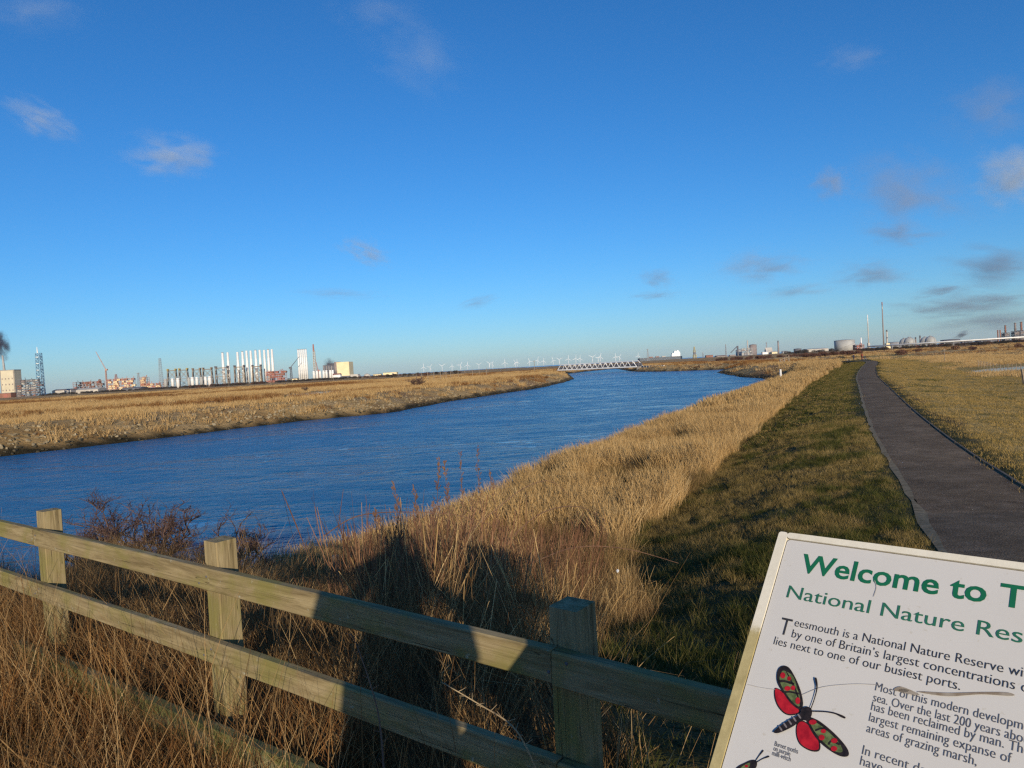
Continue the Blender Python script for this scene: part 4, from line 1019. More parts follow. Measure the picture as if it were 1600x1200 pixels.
# marker posts
def stake(name, label, px, Y, h, wd, mat, cat='post', rz=.3, group=None, tilt=0):
    b = ground_at(px, Y); t = MB().box((0, 0, h/2-.1), (wd, wd, h+.2)).box((0, 0, h+.02*h), (wd*1.01, wd*1.01, .04*h), 0, .55)
    o = t.build(name, mat); o.location = b; o.rotation_euler = (0, tilt, rz); return tag(o, label, cat, group)
stake('marker_post', 'short square wooden marker post among the grass at the water edge', 506, 11.5, .75, .12, M['pole'])
stake('marker_post', 'slim white marker post at the far edge of the reeds beside the inlet', 1218, 120, 2.0, .24, M['white_steel'])
#@@FAR
# ------------------------------------------------------------------ across the marsh: poles, pipes, bridge
def T(name, label, cat, px, Y, group=None, rz=0, z=None):
    p = at(px, Y, 0); p.z = hz(p.x, p.y) if z is None else z
    return thing(name, label, cat, p, rz, group)
ORD = ['first', 'second', 'third', 'fourth', 'fifth', 'sixth', 'seventh', 'eighth', 'ninth', 'tenth', 'eleventh', 'twelfth', 'thirteenth', 'fourteenth', 'fifteenth', 'sixteenth', 'seventeenth', 'eighteenth', 'nineteenth', 'twentieth', 'twenty-first', 'twenty-second', 'twenty-third', 'twenty-fourth', 'twenty-fifth']
pole_px = [(650, 300), (658, 330), (668, 305), (677.5, 312), (688, 318), (692, 420), (696.5, 330), (703.5, 345), (706, 420), (715.5, 370), (726, 560), (738, 370), (748.5, 430), (760, 345)]
def pole_mesh(h, rr): return MB().bar((0, 0, -.5), (0, 0, h), rr, rr*.75, 8).mesh('post')
pm0 = pole_mesh(4.0, .16); pm0.materials.append(M['pole'])
arm0 = MB().box((0, 0, 3.6), (1.1, .14, .14)).mesh('cross_arm'); arm0.materials.append(M['pole'])
for i, (px, Y) in enumerate(pole_px):
    t = T('marsh_pole', 'wooden marsh pole near the hawthorn, %s from the left in its row' % ORD[i], 'pole', px, Y, 'wooden poles on the far marsh')
    obj('post', pm0, None, t)
for px, Y, lb in ((357.5, 640, 'wooden utility pole with a cross arm in front of the left pair of white towers'), (423, 640, 'wooden utility pole with a cross arm in front of the red module'), (521, 640, 'wooden utility pole with a cross arm in front of the white drums'), (835, 420, 'tall lone wooden pole on the marsh left of the white bridge'), (1475, 150, 'lone brown pole standing in the rough pasture below the pale pipeline')):
    t = T('utility_pole', lb, 'pole', px, Y); h_ = {640: 6.3, 420: 7.0, 150: 3.0}[Y]; MB().bar((0, 0, -.5), (0, 0, h_), .15 if Y > 200 else .06, .11 if Y > 200 else .05, 8).build('post', M['pole'], t)
    MB().box((0, 0, h_-.35), (1.6 if Y > 200 else .5, .14, .16)).build('cross_arm', M['pole'], t)

# white truss bridge over the river mouth
zb = -2.35
def along_ray(px, py, z): return G(px, py, z)
bL = along_ray(876, 578.6, zb); bR = along_ray(999.5, 573.0, zb)
bv = (bR-bL); bv.z = 0; bl = bv.length; ba = math.atan2(bv.y, bv.x)
br = thing('truss_bridge', 'long white steel truss bridge crossing the river between the two banks', 'bridge', bL, ba)
hb = 9.0*((bL.y+bR.y)/2)/F; wb = 5.0
for nm_, yy in (('side_truss', -wb/2), ('side_truss', wb/2)):
    mb = MB(); n = 15; r_ = .17
    mb.box((bl/2, yy, .2), (bl, .5, .75)); mb.box((bl/2, yy, hb), (bl*(1-1.4/n), .42, .42))
    for i in range(n):
        x0, x1 = bl*i/n, bl*(i+1)/n; xm = (x0+x1)/2
        if i == 0: mb.bar((x0, yy, .3), (x1-bl/n*.3, yy, hb), r_*1.3, n=6)
        elif i == n-1: mb.bar((x1, yy, .3), (x0+bl/n*.3, yy, hb), r_*1.3, n=6)
        else: mb.bar((x0+(.02*bl/n), yy, .4), (xm, yy, hb), r_, n=6); mb.bar((xm, yy, hb), (x1-.02*bl/n, yy, .4), r_, n=6)
    mb.build(nm_, M['white_steel'], br)
MB().box((bl/2, 0, .1), (bl, wb-.5, .3)).build('deck', M['grey'], br)
for yy in (-wb*.25, wb*.2): MB().bar((-.6, yy, 1.3), (bl+.6, yy, 1.3), .85, n=12).build('pipe', M['dkgrey'], br)
for x in (-1.6, bl+1.6): MB().box((x, 0, -1.7), (3.0, wb+1.0, 3.6), 0, .9).build('abutment', M['concrete'], br)
pR = at(1037, 372, -2.35)
wl_ = thing('retaining_wall', 'low grey concrete wall on the spit right of the white bridge', 'wall', bR, math.atan2(pR.y-bR.y, pR.x-bR.x))
L_ = (pR-bR).length
MB().box((L_/2+2, 0, -.75), (L_-4, .8, 2.6)).build('wall_face', M['pale'], wl_)
for k in range(8): MB().box((4+(L_-6)*k/7, -.55, -.75), (.5, .3, 2.5)).build('buttress', M['pale'], wl_)

# ------------------------------------------------------------------ offshore wind farm
tw0 = MB().lathe((0, 0, 0), [(3.0, -6), (2.6, 30), (1.7, 66)], 12).mesh('tower', True); tw0.materials.append(M['white_steel'])
nc0 = MB().box((0, .5, 67.5), (3.6, 10, 4), 0, .9).mesh('nacelle'); nc0.materials.append(M['white_steel'])
def rotor_mesh():
    mb = MB(); mb.ball((0, 0, 0), (2, 2.6, 2), 10, 6)
    for k in range(3):
        a = 2*math.pi*k/3; u = Vector((math.sin(a), 0, math.cos(a))); v = Vector((math.cos(a), 0, -math.sin(a))); rows = []
        for t, c, th in ((.02, 2.0, 1.8), (.12, 3.6, 1.4), (.3, 3.4, .9), (.6, 2.6, .6), (.9, 1.7, .4), (1, .5, .2)):
            o = u*48*t; rows.append([o-v*c*.35+Vector((0, th*.5, 0)), o+v*c*.65, o-v*c*.35-Vector((0, th*.5, 0)), o-v*c*.5])
        vs = [p for r in rows for p in r]; fs = []
        for i in range(5):
            for j in range(4): fs.append([4*i+j, 4*i+(j+1) % 4, 4*i+4+(j+1) % 4, 4*i+4+j])
        fs += [[3, 2, 1, 0], [20, 21, 22, 23]]; mb.add(vs, fs)
    me = mb.mesh('rotor'); me.materials.append(M['white_steel']); return me
ro0 = rotor_mesh()
TB = [(662.3, 0), (672.2, 38), (691.2, 60), (706.6, 2), (719.6, 33), (731, 5), (748.5, 58), (765.1, 68), (769.2, 25), (789.2, 0), (805.4, 92), (808.2, 1), (827.7, 100), (840.4, 15), (849.6, 10), (864.6, 105), (874.3, 62), (888.3, 3), (900, 8), (906.6, 6), (926, 57), (934.7, 47), (938.5, 12), (962.0, 2), (968.1, 34), (997.3, 4)]
for i, (px, a) in enumerate(TB):
    lb = 'white offshore wind turbine, %s from the left in the row along the horizon' % (ORD[i] if i < 25 else 'last')
    if i == 25: lb = 'white offshore wind turbine at the right end of the row, above the bridge end'
    Y = 8700+((i*37) % 9)*90
    t = T('wind_turbine', lb, 'wind turbine', px, Y, 'offshore wind turbines', z=ZW)
    sc_ = rng.uniform(.9, 1.12)
    obj('tower', tw0, None, t); obj('nacelle', nc0, None, t); o = obj('rotor', ro0, None, t); o.location = (0, -5, 67.5); o.rotation_euler = (0, R(a), 0)
    t.scale = (sc_,)*3

# ------------------------------------------------------------------ the yard on the left
def lattice(mb, w0, w1, h, n, r_, c=(0, 0)):
    cs_ = lambda t: w0*(1-t)+w1*t
    for sx_, sy in ((-1, -1), (1, -1), (1, 1), (-1, 1)): mb.bar((c[0]+sx_*w0/2, c[1]+sy*w0/2, 0), (c[0]+sx_*w1/2, c[1]+sy*w1/2, h), r_, n=4)
    for i in range(n):
        a, b = i/n, (i+1)/n; wa, wb_ = cs_(a)/2, cs_(b)/2
        for k in range(4):
            q = [(-1, -1), (1, -1), (1, 1), (-1, 1)]; p, s_ = q[k], q[(k+1) % 4]
            mb.bar((c[0]+p[0]*wa, c[1]+p[1]*wa, h*a), (c[0]+s_[0]*wb_, c[1]+s_[1]*wb_, h*b), r_*.7, n=4); mb.bar((c[0]+p[0]*wb_, c[1]+p[1]*wb_, h*b), (c[0]+s_[0]*wb_, c[1]+s_[1]*wb_, h*b), r_*.7, n=4)
    return mb
Y0 = 1500; k0 = pxm(Y0)
# white turbine towers stored upright
for i, px in enumerate((350.5, 358.6, 373.8, 381.6, 388, 394.5, 402, 408.7, 415.6, 421.8, 427.6)):
    Yt = 1500+(i % 3)*12; t = T('tower_section', 'tall white tubular tower standing upright in the yard, %s of eleven from the left' % ORD[i], 'tower', px, Yt, 'white towers in the yard')
    h = (50.5+(1 if i > 3 else 0))*k0
    MB().lathe((0, 0, 0), [(3.05, 0), (2.8, h*.5), (2.2, h)], 16).build('shaft', M['white_steel'], t, True)
    MB().lathe((0, 0, h), [(2.35, -.2), (2.35, .5), (1.4, .9)], 16).build('top_flange', M['grey'] if i % 3 == 0 else M['white_steel'], t)
for i, px in enumerate((468.3, 471.5, 474.5, 477.5, 480.6)):
    t = T('tower_section', 'white upright tower in the tight cluster by the tall pink crane, %s from the left' % ORD[i], 'tower', px, 1650, 'white tower cluster')
    h = 48.5*pxm(1650); MB().lathe((0, 0, 0), [(2.15, 0), (2.1, h*.5), (1.75, h)], 16).build('shaft', M['white_steel'], t, True); MB().lathe((0, 0, h), [(1.9, -.2), (1.9, .5), (1.2, .9)], 14).build('top_flange', M['grey'], t)
# jackets
def jacket(px0, px1, ytop_up, tops, label, yard=1480, legs=4, shape=.82):
    Yj = yard; k = pxm(Yj); wd = (px1-px0)*k; h = ytop_up*k
    t = T('jacket_frame', label, 'jacket', (px0+px1)/2, Yj, 'steel jacket frames in the yard', rz=R(8))
    dpt = wd*.5; br_ = MB(); B = []
    xs = [(-1, -1), (1, -1), (1, 1), (-1, 1)] if legs == 4 else [(-1, 0), (1, 0), (0, 1)]
    for sx_, sy in xs:
        a = Vector((sx_*wd/2, sy*dpt/2, 0)); b = Vector((sx_*wd/2*shape, sy*dpt/2*shape, h*.9)); B.append((a, b))
        MB().bar(a, b, .95, .8, 10).build('leg', M['jacket'], t)
        MB().lathe(b, [(1.3, 0), (1.5, h*.06), (1.8, h*.1)], 12).build('leg_top', tops, t)
    n = len(B)
    for i in range(n):
        (a0, b0), (a1, b1) = B[i], B[(i+1) % n]
        for lv in range(2):
            u, v = lv/2, (lv+1)/2
            br_.bar(a0.lerp(b0, u), a1.lerp(b1, v), .30, n=5); br_.bar(a1.lerp(b1, u), a0.lerp(b0, v), .30, n=5); br_.bar(a0.lerp(b0, v), a1.lerp(b1, v), .4 if lv < 1 else .8, n=5)
    br_.build('bracing', M['jacket'], t); return t
jacket(263, 277, 30, M['yellow'], 'weathered steel jacket with yellow leg tops, leftmost in the yard')
jacket(281, 295, 30, M['yellow'], 'weathered steel jacket with yellow leg tops, second from the left')
jacket(302, 315, 29, M['jacket'], 'brown steel jacket frame third from the left, behind white drums')
jacket(318, 333, 29, M['jacket'], 'brown steel jacket frame fourth from the left, beside a white tower pair')
jacket(339, 357, 30, M['dkgrey'], 'dark steel jacket in front of the left pair of white towers', shape=.98)
jacket(368, 383, 30, M['dkgrey'], 'dark steel jacket between the third and fifth white towers', shape=.95)
jacket(396, 409, 29, M['dkgrey'], 'dark steel jacket between the sixth and eighth white towers', shape=.95)
# white drums
for i, px in enumerate((259, 270, 278.5, 295.5, 301, 308, 315, 321.5, 328)):
    t = T('transition_piece', 'squat white steel drum among the brown jackets, %s from the left' % ORD[i], 'drum', px, 1440, 'white drums among the jackets')
    h = 15*pxm(1440); r_ = (2.1 if i % 2 else 2.5)*pxm(1440)
    MB().lathe((0, 0, 0), [(r_, 0), (r_, h*.85), (r_*.93, h*.87), (r_*.93, h)], 16).build('shell', M['white_steel'] if i % 3 else M['tankgrey'], t, True); MB().lathe((0, 0, h*.86), [(r_*1.12, 0), (r_*1.12, .35)], 16).build('rim', M['grey'], t)
for i, px in enumerate((490.8, 495.8, 500.5, 506.2, 510.5, 516.4, 520.3)):
    t = T('transition_piece', 'white steel drum in the row before the dark power station, %s from the left' % ORD[i], 'drum', px, 1600, 'white drums before the power station')
    h = 14*pxm(1600); r_ = 1.85*pxm(1600)
    MB().lathe((0, 0, 0), [(r_, 0), (r_, h*.85), (r_*.93, h*.87), (r_*.93, h)], 16).build('shell', M['white_steel'], t, True); MB().lathe((0, 0, h*.86), [(r_*1.1, 0), (r_*1.1, .35)], 16).build('rim', M['grey'], t)
# rig topsides and modules
def module(name, label, px0, px1, up, Yd, cols, seed, group=None, tower=None, roof=True):
    """a stack of decks with boxes, pipes and stairs"""
    k = pxm(Yd); wd = (px1-px0)*k; h = up*k; r = random.Random(seed)
    t = T(name, label, 'module', (px0+px1)/2, Yd, group, rz=R(r.uniform(-12, 12)))
    nl = max(2, int(h/4)); dz = h/nl
    fr_ = MB()
    for x in np.linspace(-wd/2, wd/2, max(4, int(wd/6))):
        for y in (-6, 6): fr_.bar((x, y, 0), (x, y, h), .4, n=4)
    for i in range(nl+1): fr_.box((0, 0, dz*i), (wd, 13, .55))
    for i in range(nl):
        for x in np.linspace(-wd/2, wd/2, max(4, int(wd/6)))[:-1]: fr_.bar((x, -6.2, dz*i), (x+wd/max(3, int(wd/6)-1), -6.2, dz*(i+1)), .22, n=4)
    fr_.build('deck_frame', M[cols[0]], t)
    for i in range(nl):
        x = -wd/2
        while x < wd/2-3:
            w2 = r.uniform(3, 9); c = r.choice(cols[1:])
            if r.random() < .8: MB().box((x+w2/2, r.uniform(-2.5, 0), dz*(i+.48)), (w2*.85, 7, dz*r.uniform(.5, .85))).build('equipment_box', M[c], t)
            x += w2
    pi_ = MB()
    for q in range(5): x = r.uniform(-wd/2, wd/2); pi_.bar((x, 0, h), (x+r.uniform(-3, 3), 0, h+r.uniform(2, 5)), .45, n=6)
    pi_.build('vent_pipes', M[cols[0]], t)
    if tower: 
        tm = lattice(MB(), 4.5, 2.5, tower[1]*k, 6, .3, ((tower[0]-(px0+px1)/2)*k, 0)); o = tm.build('lattice_tower', M[tower[2]], t); o.location = (0, 0, h*.8)
    return t
module('rig_module', 'rusty flat-roofed rig module with sloping pipework left of the orange crane', 118, 161, 17, 1500, ('rust', 'red', 'grey', 'taupe', 'rust'), 5, tower=(156, 6, 'rust'))
module('rig_module', 'orange and cream rig module with a red lattice tower', 172, 209, 19, 1480, ('orange', 'cream', 'red', 'orange', 'cream'), 6, tower=(183, 11, 'red'))
module('rig_module', 'small cream and orange rig module beside the thin lattice mast', 231, 254, 9, 1480, ('orange', 'cream', 'cream', 'red'), 7)
module('rig_module', 'cream accommodation block with orange top left of the thin lattice mast', 222, 231.5, 19, 1490, ('orange', 'cream', 'cream', 'orange'), 8)
module('rig_module', 'brick red steel module behind the rightmost white towers', 417.5, 447, 17.5, 1460, ('red', 'red', 'rust', 'red'), 9, tower=(428, 3.5, 'red'))
module('scrap_plant', 'dark tangle of grey and rusty plant beside the beige tower building', 30, 66, 26, 1250, ('dkgrey', 'taupe', 'rust', 'grey', 'pale'), 10)
# long sheds and stock along the yard edge
def shed(name, label, px0, px1, up, Yd, wall, roofm, group=None, gable=.25, door=True, rz=0):
    k = pxm(Yd); wd = (px1-px0)*k; h = up*k; dp = min(wd*.7, 40)
    t = T(name, label, 'building', (px0+px1)/2, Yd, group, rz=rz)
    MB().box((0, 0, h*(1-gable)/2), (wd, dp, h*(1-gable))).build('wall', M[wall], t)
    e = h*(1-gable)
    MB().add([(-wd/2-.4, -dp/2-.4, e), (wd/2+.4, -dp/2-.4, e), (wd/2+.4, dp/2+.4, e), (-wd/2-.4, dp/2+.4, e), (-wd/2-.4, 0, h), (wd/2+.4, 0, h)], [[0, 1, 5, 4], [2, 3, 4, 5], [1, 2, 5], [3, 0, 4], [3, 2, 1, 0]]).build('roof', M[roofm], t)
    if door: MB().box((wd*.22, -dp/2-.06, e*.33), (wd*.12, .2, e*.64)).build('door', M['dkgrey'], t)
    return t
shed('shed', 'long low beige shed between the grey plant and the rusty module', 88, 117, 8, 1450, 'pale', 'taupe')
shed('shed', 'pale concrete bunker shed in front of the rusty rig module', 126, 160, 8, 1350, 'pale', 'pale', gable=.35)
shed('shed', 'low dark shed beyond the orange rig module', 196, 226, 5, 1420, 'dkgrey', 'dkgrey')
shed('shed', 'low yellowish shed right of the red module under the dark harbour crane', 450, 466, 5, 1550, 'cream', 'grey')
shed('hut', 'small red and white hut at the foot of the dark power station', 521, 533, 8, 1580, 'white_steel', 'red', door=False)
shed('shed', 'long cream shed on the skyline right of the power station', 600, 621, 4.5, 2300, 'cream', 'cream', gable=.1)
shed('shed', 'low tan shed on the skyline between dome and long cream shed', 584, 596, 3.2, 2300, 'cream', 'taupe')
dm = T('dome_store', 'low grey dome on the skyline right of the cream power station', 'building', 573.5, 2300); MB().lathe((0, 0, 0), [(11, 0), (10.6, 4), (8, 7.4), (4, 9), (.3, 9.6)], 20).build('dome', M['pale'], dm, True); MB().lathe((0, 0, 9.4), [(1.2, 0), (1.2, 1.4)], 10).build('vent', M['grey'], dm)
# beige tower building with its stack
tb = T('works_building', 'tall beige works building with a slim smoking chimney at the far left', 'building', 19, 1300); k = pxm(1300)
MB().box((0, 0, 21*k), (22*k, 16*k, 42*k)).build('wall', M['beige'], tb)
MB().box((0, 0, 42.3*k), (22.8*k, 16.8*k, .9*k)).build('roof', M['grey'], tb)
for i in range(4):
    for j in range(3): MB().box(((-8+5.2*i)*k, -8.02*k, (11+9*j)*k), (1.5*k, .5, 2.2*k)).build('window', M['taupe'], tb)
for x in (-10.2, 10.2): MB().box((x*k, -8.2*k, 21*k), (.7*k, .6, 41*k)).build('pilaster', M['taupe'], tb)
MB().bar((-11*k, 3*k, 30*k), (-12.8*k, 3*k, 66*k), 1.9*k, 1.3*k, 12).build('chimney', M['tankgrey'], tb, True)
t = T('low_store', 'low dark store with red doors at the far left edge of the yard', 'building', 8, 1240); MB().box((0, 0, 4), (30, 14, 8)).build('wall', M['rust'], t); MB().box((0, 0, 8.3), (31, 15, .7)).build('roof', M['grey'], t)
for x in (-8, 6): MB().box((x, -7.1, 3), (6, .3, 6)).build('door', M['red'], t)
# blue drill tower
t = T('drill_tower', 'tall blue and white lattice tower with a thin white spire', 'tower', 64.5, 1330); k = pxm(1330)
lattice(MB(), 8*k, 6.2*k, 66*k, 13, .62*k).build('lattice', M['blue'], t); 
for i in range(6): MB().box((0, 0, (10+10*i)*k), (6*k, 6*k, 1.2*k)).build('platform', M['white_steel'], t)
MB().bar((-1.5*k, 0, 66*k), (-1.8*k, 0, 76*k), 1.0*k, .3*k, 8).build('spire', M['white_steel'], t)
# cranes and masts
def crane(label, px, Yd, mast_h, jib, mat, mw=2.2, boom_w=.9, cab=True):
    t = T('crane', label, 'crane', px, Yd); k = pxm(Yd)
    lattice(MB(), mw*k, mw*.8*k, mast_h*k, max(4, int(mast_h/3)), .28*k).build('mast', M[mat], t)
    a = Vector((0, 0, mast_h*k)); b = Vector((jib[0]*k, 0, jib[1]*k)); d = (b-a).normalized(); n_ = Vector((-d.z, 0, d.x)); mb = MB()
    for sgn in (-.5, .5): mb.bar(a+n_*sgn*boom_w*k, b+n_*sgn*.25*boom_w*k, .26*k, n=4)
    n = 8
    for i in range(n): mb.bar(a.lerp(b, i/n)+n_*(.5 if i % 2 else -.5)*boom_w*k*(1-.5*i/n), a.lerp(b, (i+1)/n)+n_*(-.5 if i % 2 else .5)*boom_w*k*(1-.5*i/n), .16*k, n=4)
    mb.build('jib', M[mat], t)
    if cab: MB().box((-1.2*k*(1 if jib[0] > 0 else -1), 0, (mast_h-1)*k), (3.4*k, 2.2*k, 2.6*k)).build('machine_house', M[mat], t)
    return t
crane('pale red luffing crane leaning left above the rusty rig module', 167.3, 1600, 35, (-13.5, 63), 'pinkred', 1.6, 1.2)
crane('dark harbour crane with thin jib reaching right, left of the white tower cluster', 455.5, 1600, 22, (14.5, 38), 'dkgrey', 2.8, .7)
crane('small red crane just right of the tall pink crane', 497.5, 1700, 15, (-2.2, 28), 'red', 1.4, .9)
t = T('tall_crane', 'very tall pale pink crane boom with a red tip right of the white tower cluster', 'crane', 493, 1700); k = pxm(1700)
lattice(MB(), 3.6*k, 2.6*k, 45*k, 12, .4*k).build('boom', M['pale'], t); MB().box((-.5*k, 0, 50*k), (2.2*k, 2*k, 11*k), 0, .7).build('tip', M['red'], t); MB().box((.5*k, 0, 2.2*k), (7*k, 4*k, 4.4*k)).build('crawler_base', M['grey'], t)
def mast(label, px, Yd, up, w0, w1, mat, top=None):
    t = T('lattice_mast', label, 'mast', px, Yd); k = pxm(Yd); lattice(MB(), w0*k, w1*k, up*k, max(5, int(up/3)), max(.18*k, .12)).build('lattice', M[mat], t)
    if top: MB().box((0, 0, up*k*.97), (top*k, top*.4*k, .5*k)).build('cross_arm', M[mat], t)
    return t
mast('thin grey lattice mast left of the first yellow topped jacket', 252.5, 1550, 47, 5.2, 2.4, 'grey')
mast('distant electricity pylon between the two orange rig modules', 217.5, 1900, 26, 5, 1.2, 'grey', 6)
mast('electricity pylon carrying wires behind the spit right of the bridge', 1012.6, 1900, 19, 3.0, .7, 'grey', 4)
mast('thin distant mast on the skyline left of the grey silo works', 1134.5, 2300, 19, 1.6, .7, 'grey')
mast('low distant mast between the yellow derrick and the brown shed', 1098.5, 2500, 11, 1.4, .6, 'grey', 2)
# power station
t = T('power_station', 'block-shaped power station, one half dark and stepped, the other cream yellow', 'building', 530, 2400, rz=R(-4)); k = pxm(2400)
MB().box((10.2*k, 0, 12.2*k), (19.6*k, 22*k, 24.4*k)).build('cream_block', M['cream'], t)
MB().box((-2.0*k, 3*k, 12.6*k), (4.6*k, 20*k, 25.2*k)).build('stair_tower', M['taupe'], t)
MB().box((-13.5*k, 3*k, 10.5*k), (18.4*k, 20*k, 21*k)).build('dark_block', M['dkgrey'], t)
MB().box((-11*k, 2*k, 22*k), (11*k, 12*k, 3*k)).build('roof_house', M['dkgrey'], t)
for x in (-21, -17, -13, -9): MB().box((x*k, -7.2*k, 10*k), (.5*k, .8, 20*k)).build('wall_rib', M['pale'], t)
MB().box((10*k, -11.2*k, 1.4*k), (22*k, 2*k, 2.8*k)).build('base_plinth', M['dkgrey'], t)
MB().box((24*k, -3*k, 2.2*k), (20*k, 14*k, 4.4*k), 0, .8).build('annex', M['pale'], t)
# ------------------------------------------------------------------ ship, derrick and the works beyond the river
Ys = 2700; k = pxm(Ys); p = at(1031, Ys, ZW); sh = thing('cargo_ship', 'long dark blue cargo ship with a tall white superstructure at its right end', 'ship', p, 0)
hl = 34.5*k; ol = [(-hl*1.0, 0), (-hl*.93, -8), (hl*.92, -9), (hl, -6), (hl, 6), (hl*.92, 9), (-hl*.93, 8)]
MB().prism(ol, -3, 4.0*k+3).build('hull', M['navy'], sh)
su = [(18, 31.5, 0, 3), (19, 31.5, 3, 5.2), (22, 31, 5.2, 7.0), (22.5, 26, 7, 8.2)]
zd = 4.0*k+3
mb = MB()
for x0, x1, z0, z1 in su: mb.box(((x0+x1)/2*k, 0, zd+(z0+z1)/2*k), ((x1-x0)*k, 15, (z1-z0)*k))
mb.build('superstructure', M['white_steel'], sh)
MB().box((28.2*k, 0, zd+8*k), (3*k, 6, 2.6*k), 0, .8).build('funnel', M['white_steel'], sh)
MB().bar((24.5*k, 0, zd+8.2*k), (24.3*k, 0, zd+11*k), .7, .4, 6).build('mast', M['white_steel'], sh)
for x in (-14, -4, 6): MB().box((x*k, 0, zd+.7*k), (5.5*k, 10, 1.4*k)).build('deck_housing', M['rust'] if x < 0 else M['pale'], sh)
t = T('derrick', 'yellow and dark derrick standing on legs on the skyline right of the ship', 'derrick', 1085.5, 2500); k = pxm(2500)
lattice(MB(), 4.8*k, 3.8*k, 8*k, 3, .4*k).build('legs', M['yellow'], t); MB().box((0, 0, 10*k), (3.4*k, 3*k, 4.5*k)).build('machine_house', M['dkgrey'], t)
lattice(MB(), 3.0*k, 1.0*k, 9*k, 4, .3*k).build('derrick_head', M['yellow'], t).location = (0, 0, 11.5*k)
shed('shed', 'low brown shed on the skyline between derrick and silo works', 1102.5, 1113, 3.5, 2300, 'rust', 'rust', gable=.15)
Yw = 2400; k = pxm(Yw)
def tank(name, label, px0, px1, up, Yd, mat, dome=.10, group=None, band=None, cat='tank'):
    kk = pxm(Yd); r_ = (px1-px0)/2*kk; h = up*kk; t = T(name, label, cat, (px0+px1)/2, Yd, group)
    MB().lathe((0, 0, 0), [(r_, -1), (r_, h*(1-dome))], 36).build('shell', M[mat], t, True)
    MB().lathe((0, 0, h*(1-dome)), [(r_*1.015, -.4), (r_*1.015, .3), (r_*.6, h*dome*.7), (r_*.05, h*dome)], 36).build('roof', M[band or mat], t)
    mb = MB()
    for i in range(24):
        a = -math.pi/2+math.pi*(i/23-.5)*1.0; mb.bar((r_*1.01*math.cos(a), r_*1.01*math.sin(a), h*(1-dome)*i/24), (r_*1.01*math.cos(a+.05), r_*1.01*math.sin(a+.05), h*(1-dome)*(i+1)/24), .22, n=4)
    mb.build('stairway', M['dkgrey'], t)
    return t
def stack(label, px, Yd, up, w0, w1, mat, bands=(), group=None, plat=True, base=None, n=16):
    kk = pxm(Yd); t = T('chimney', label, 'chimney', px, Yd, group); h = up*kk
    MB().lathe((0, 0, 0), [(w0/2*kk, -1), ((w0+w1)/4*kk, h*.5), (w1/2*kk, h)], n).build('shaft', M[mat], t, True)
    for z0, z1, mm in bands: 
        wz = lambda z: (w0+(w1-w0)*z)/2*kk*1.04
        MB().lathe((0, 0, 0), [(wz(z0), h*z0), (wz(z1), h*z1)], n).build('band', M[mm], t, True)
    if plat: MB().lathe((0, 0, h*.9), [(w1*.75*kk, 0), (w1*.75*kk, .3*kk)], n).build('gantry', M['dkgrey'], t)
    if base: MB().box((0, 0, base[1]*kk/2), (base[0]*kk, base[0]*kk, base[1]*kk), 0, .8).build('base', M[base[2]], t)
    return t
tank('silo', 'pale grey squat silo at the foot of a sloping conveyor', 1150, 1160, 13, Yw, 'tankgrey', .1, cat='silo')
t = T('conveyor_tower', 'dark sloping conveyor gantry rising to the pale silo', 'conveyor', 1148, Yw-40); mb = MB(); mb.bar((-6*k, 0, 8*k), (5*k, 0, 18*k), .7*k, n=4); mb.build('gantry', M['dkgrey'], t); MB().box((5*k, 0, 9*k), (1.8*k, 3*k, 18*k)).build('head_tower', M['dkgrey'], t); MB().box((-4*k, 0, 2.5*k), (9*k, 5*k, 5*k)).build('loading_shed', M['taupe'], t)
stack('tall pale square stack in the middle of the grey silo works', 1168.7, Yw, 26, 2.6, 1.9, 'pale', plat=False, n=4)
tank('silo', 'largest grey cylindrical tower of the silo works', 1171.5, 1182.5, 19.5, Yw+20, 'taupe', .05, cat='silo')
module('process_plant', 'grey jumble of process plant between the pale silo and the tall stack', 1159, 1176, 11, Yw-60, ('grey', 'pale', 'taupe', 'pale', 'grey'), 21)
stack('thin grey stack above the sloping roofed pale works', 1198.2, Yw, 22, 1.6, 1.3, 'grey')
shed('shed', 'pale works with a sloping roof below the thin grey stack', 1196, 1206, 13, Yw-20, 'pale', 'pale', gable=.4, door=False)
shed('shed', 'cream low shed right of the pale sloping works', 1205, 1213.5, 7, Yw-40, 'cream', 'pale', gable=.2)
shed('shed', 'small bright white shed in front of the pale sloping works', 1190.5, 1198.5, 4, Yw-200, 'white_steel', 'white_steel', gable=.2, door=False)
stack('lone brown brick chimney right of the silo works', 1216.4, Yw, 23, 2.9, 1.9, 'taupe', ((.93, 1.0, 'dkgrey'),))
shed('shed', 'blue grey shed right of the lone brown chimney', 1222, 1230, 6.5, Yw, 'tankgrey', 'grey', gable=.2)
tank('storage_tank', 'small dark storage tank between chimney and big grey tank', 1240.5, 1252, 6.5, 2000, 'dkgrey')
shed('shed', 'row of pale low buildings left of the big grey tank', 1257, 1290, 5, 2200, 'pale', 'tankgrey', gable=.2)
shed('shed', 'low terracotta works left of the pale silo', 1118, 1135, 5, Yw, 'pale', 'rust', gable=.3)
Yr = 1350; k = pxm(Yr)
tank('storage_tank', 'biggest grey storage tank standing left of the tall thin stacks', 1305, 1334.5, 17.5, Yr, 'tankgrey', .08)
t = module('process_plant', 'red steel process plant just right of the biggest tank', 1335, 1347.5, 8, Yr-20, ('red', 'red', 'pale', 'grey'), 22)
stack('short white stack above the red process plant', 1345.8, Yr+30, 19, 2.4, 1.9, 'white_steel', plat=False)
stack('tall slim white flare stack left of the tallest stack', 1357.5, Yr-30, 54, 1.6, 1.25, 'pale', ((.70, 1.0, 'white_steel'),), base=(3.6, 10, 'pale'))
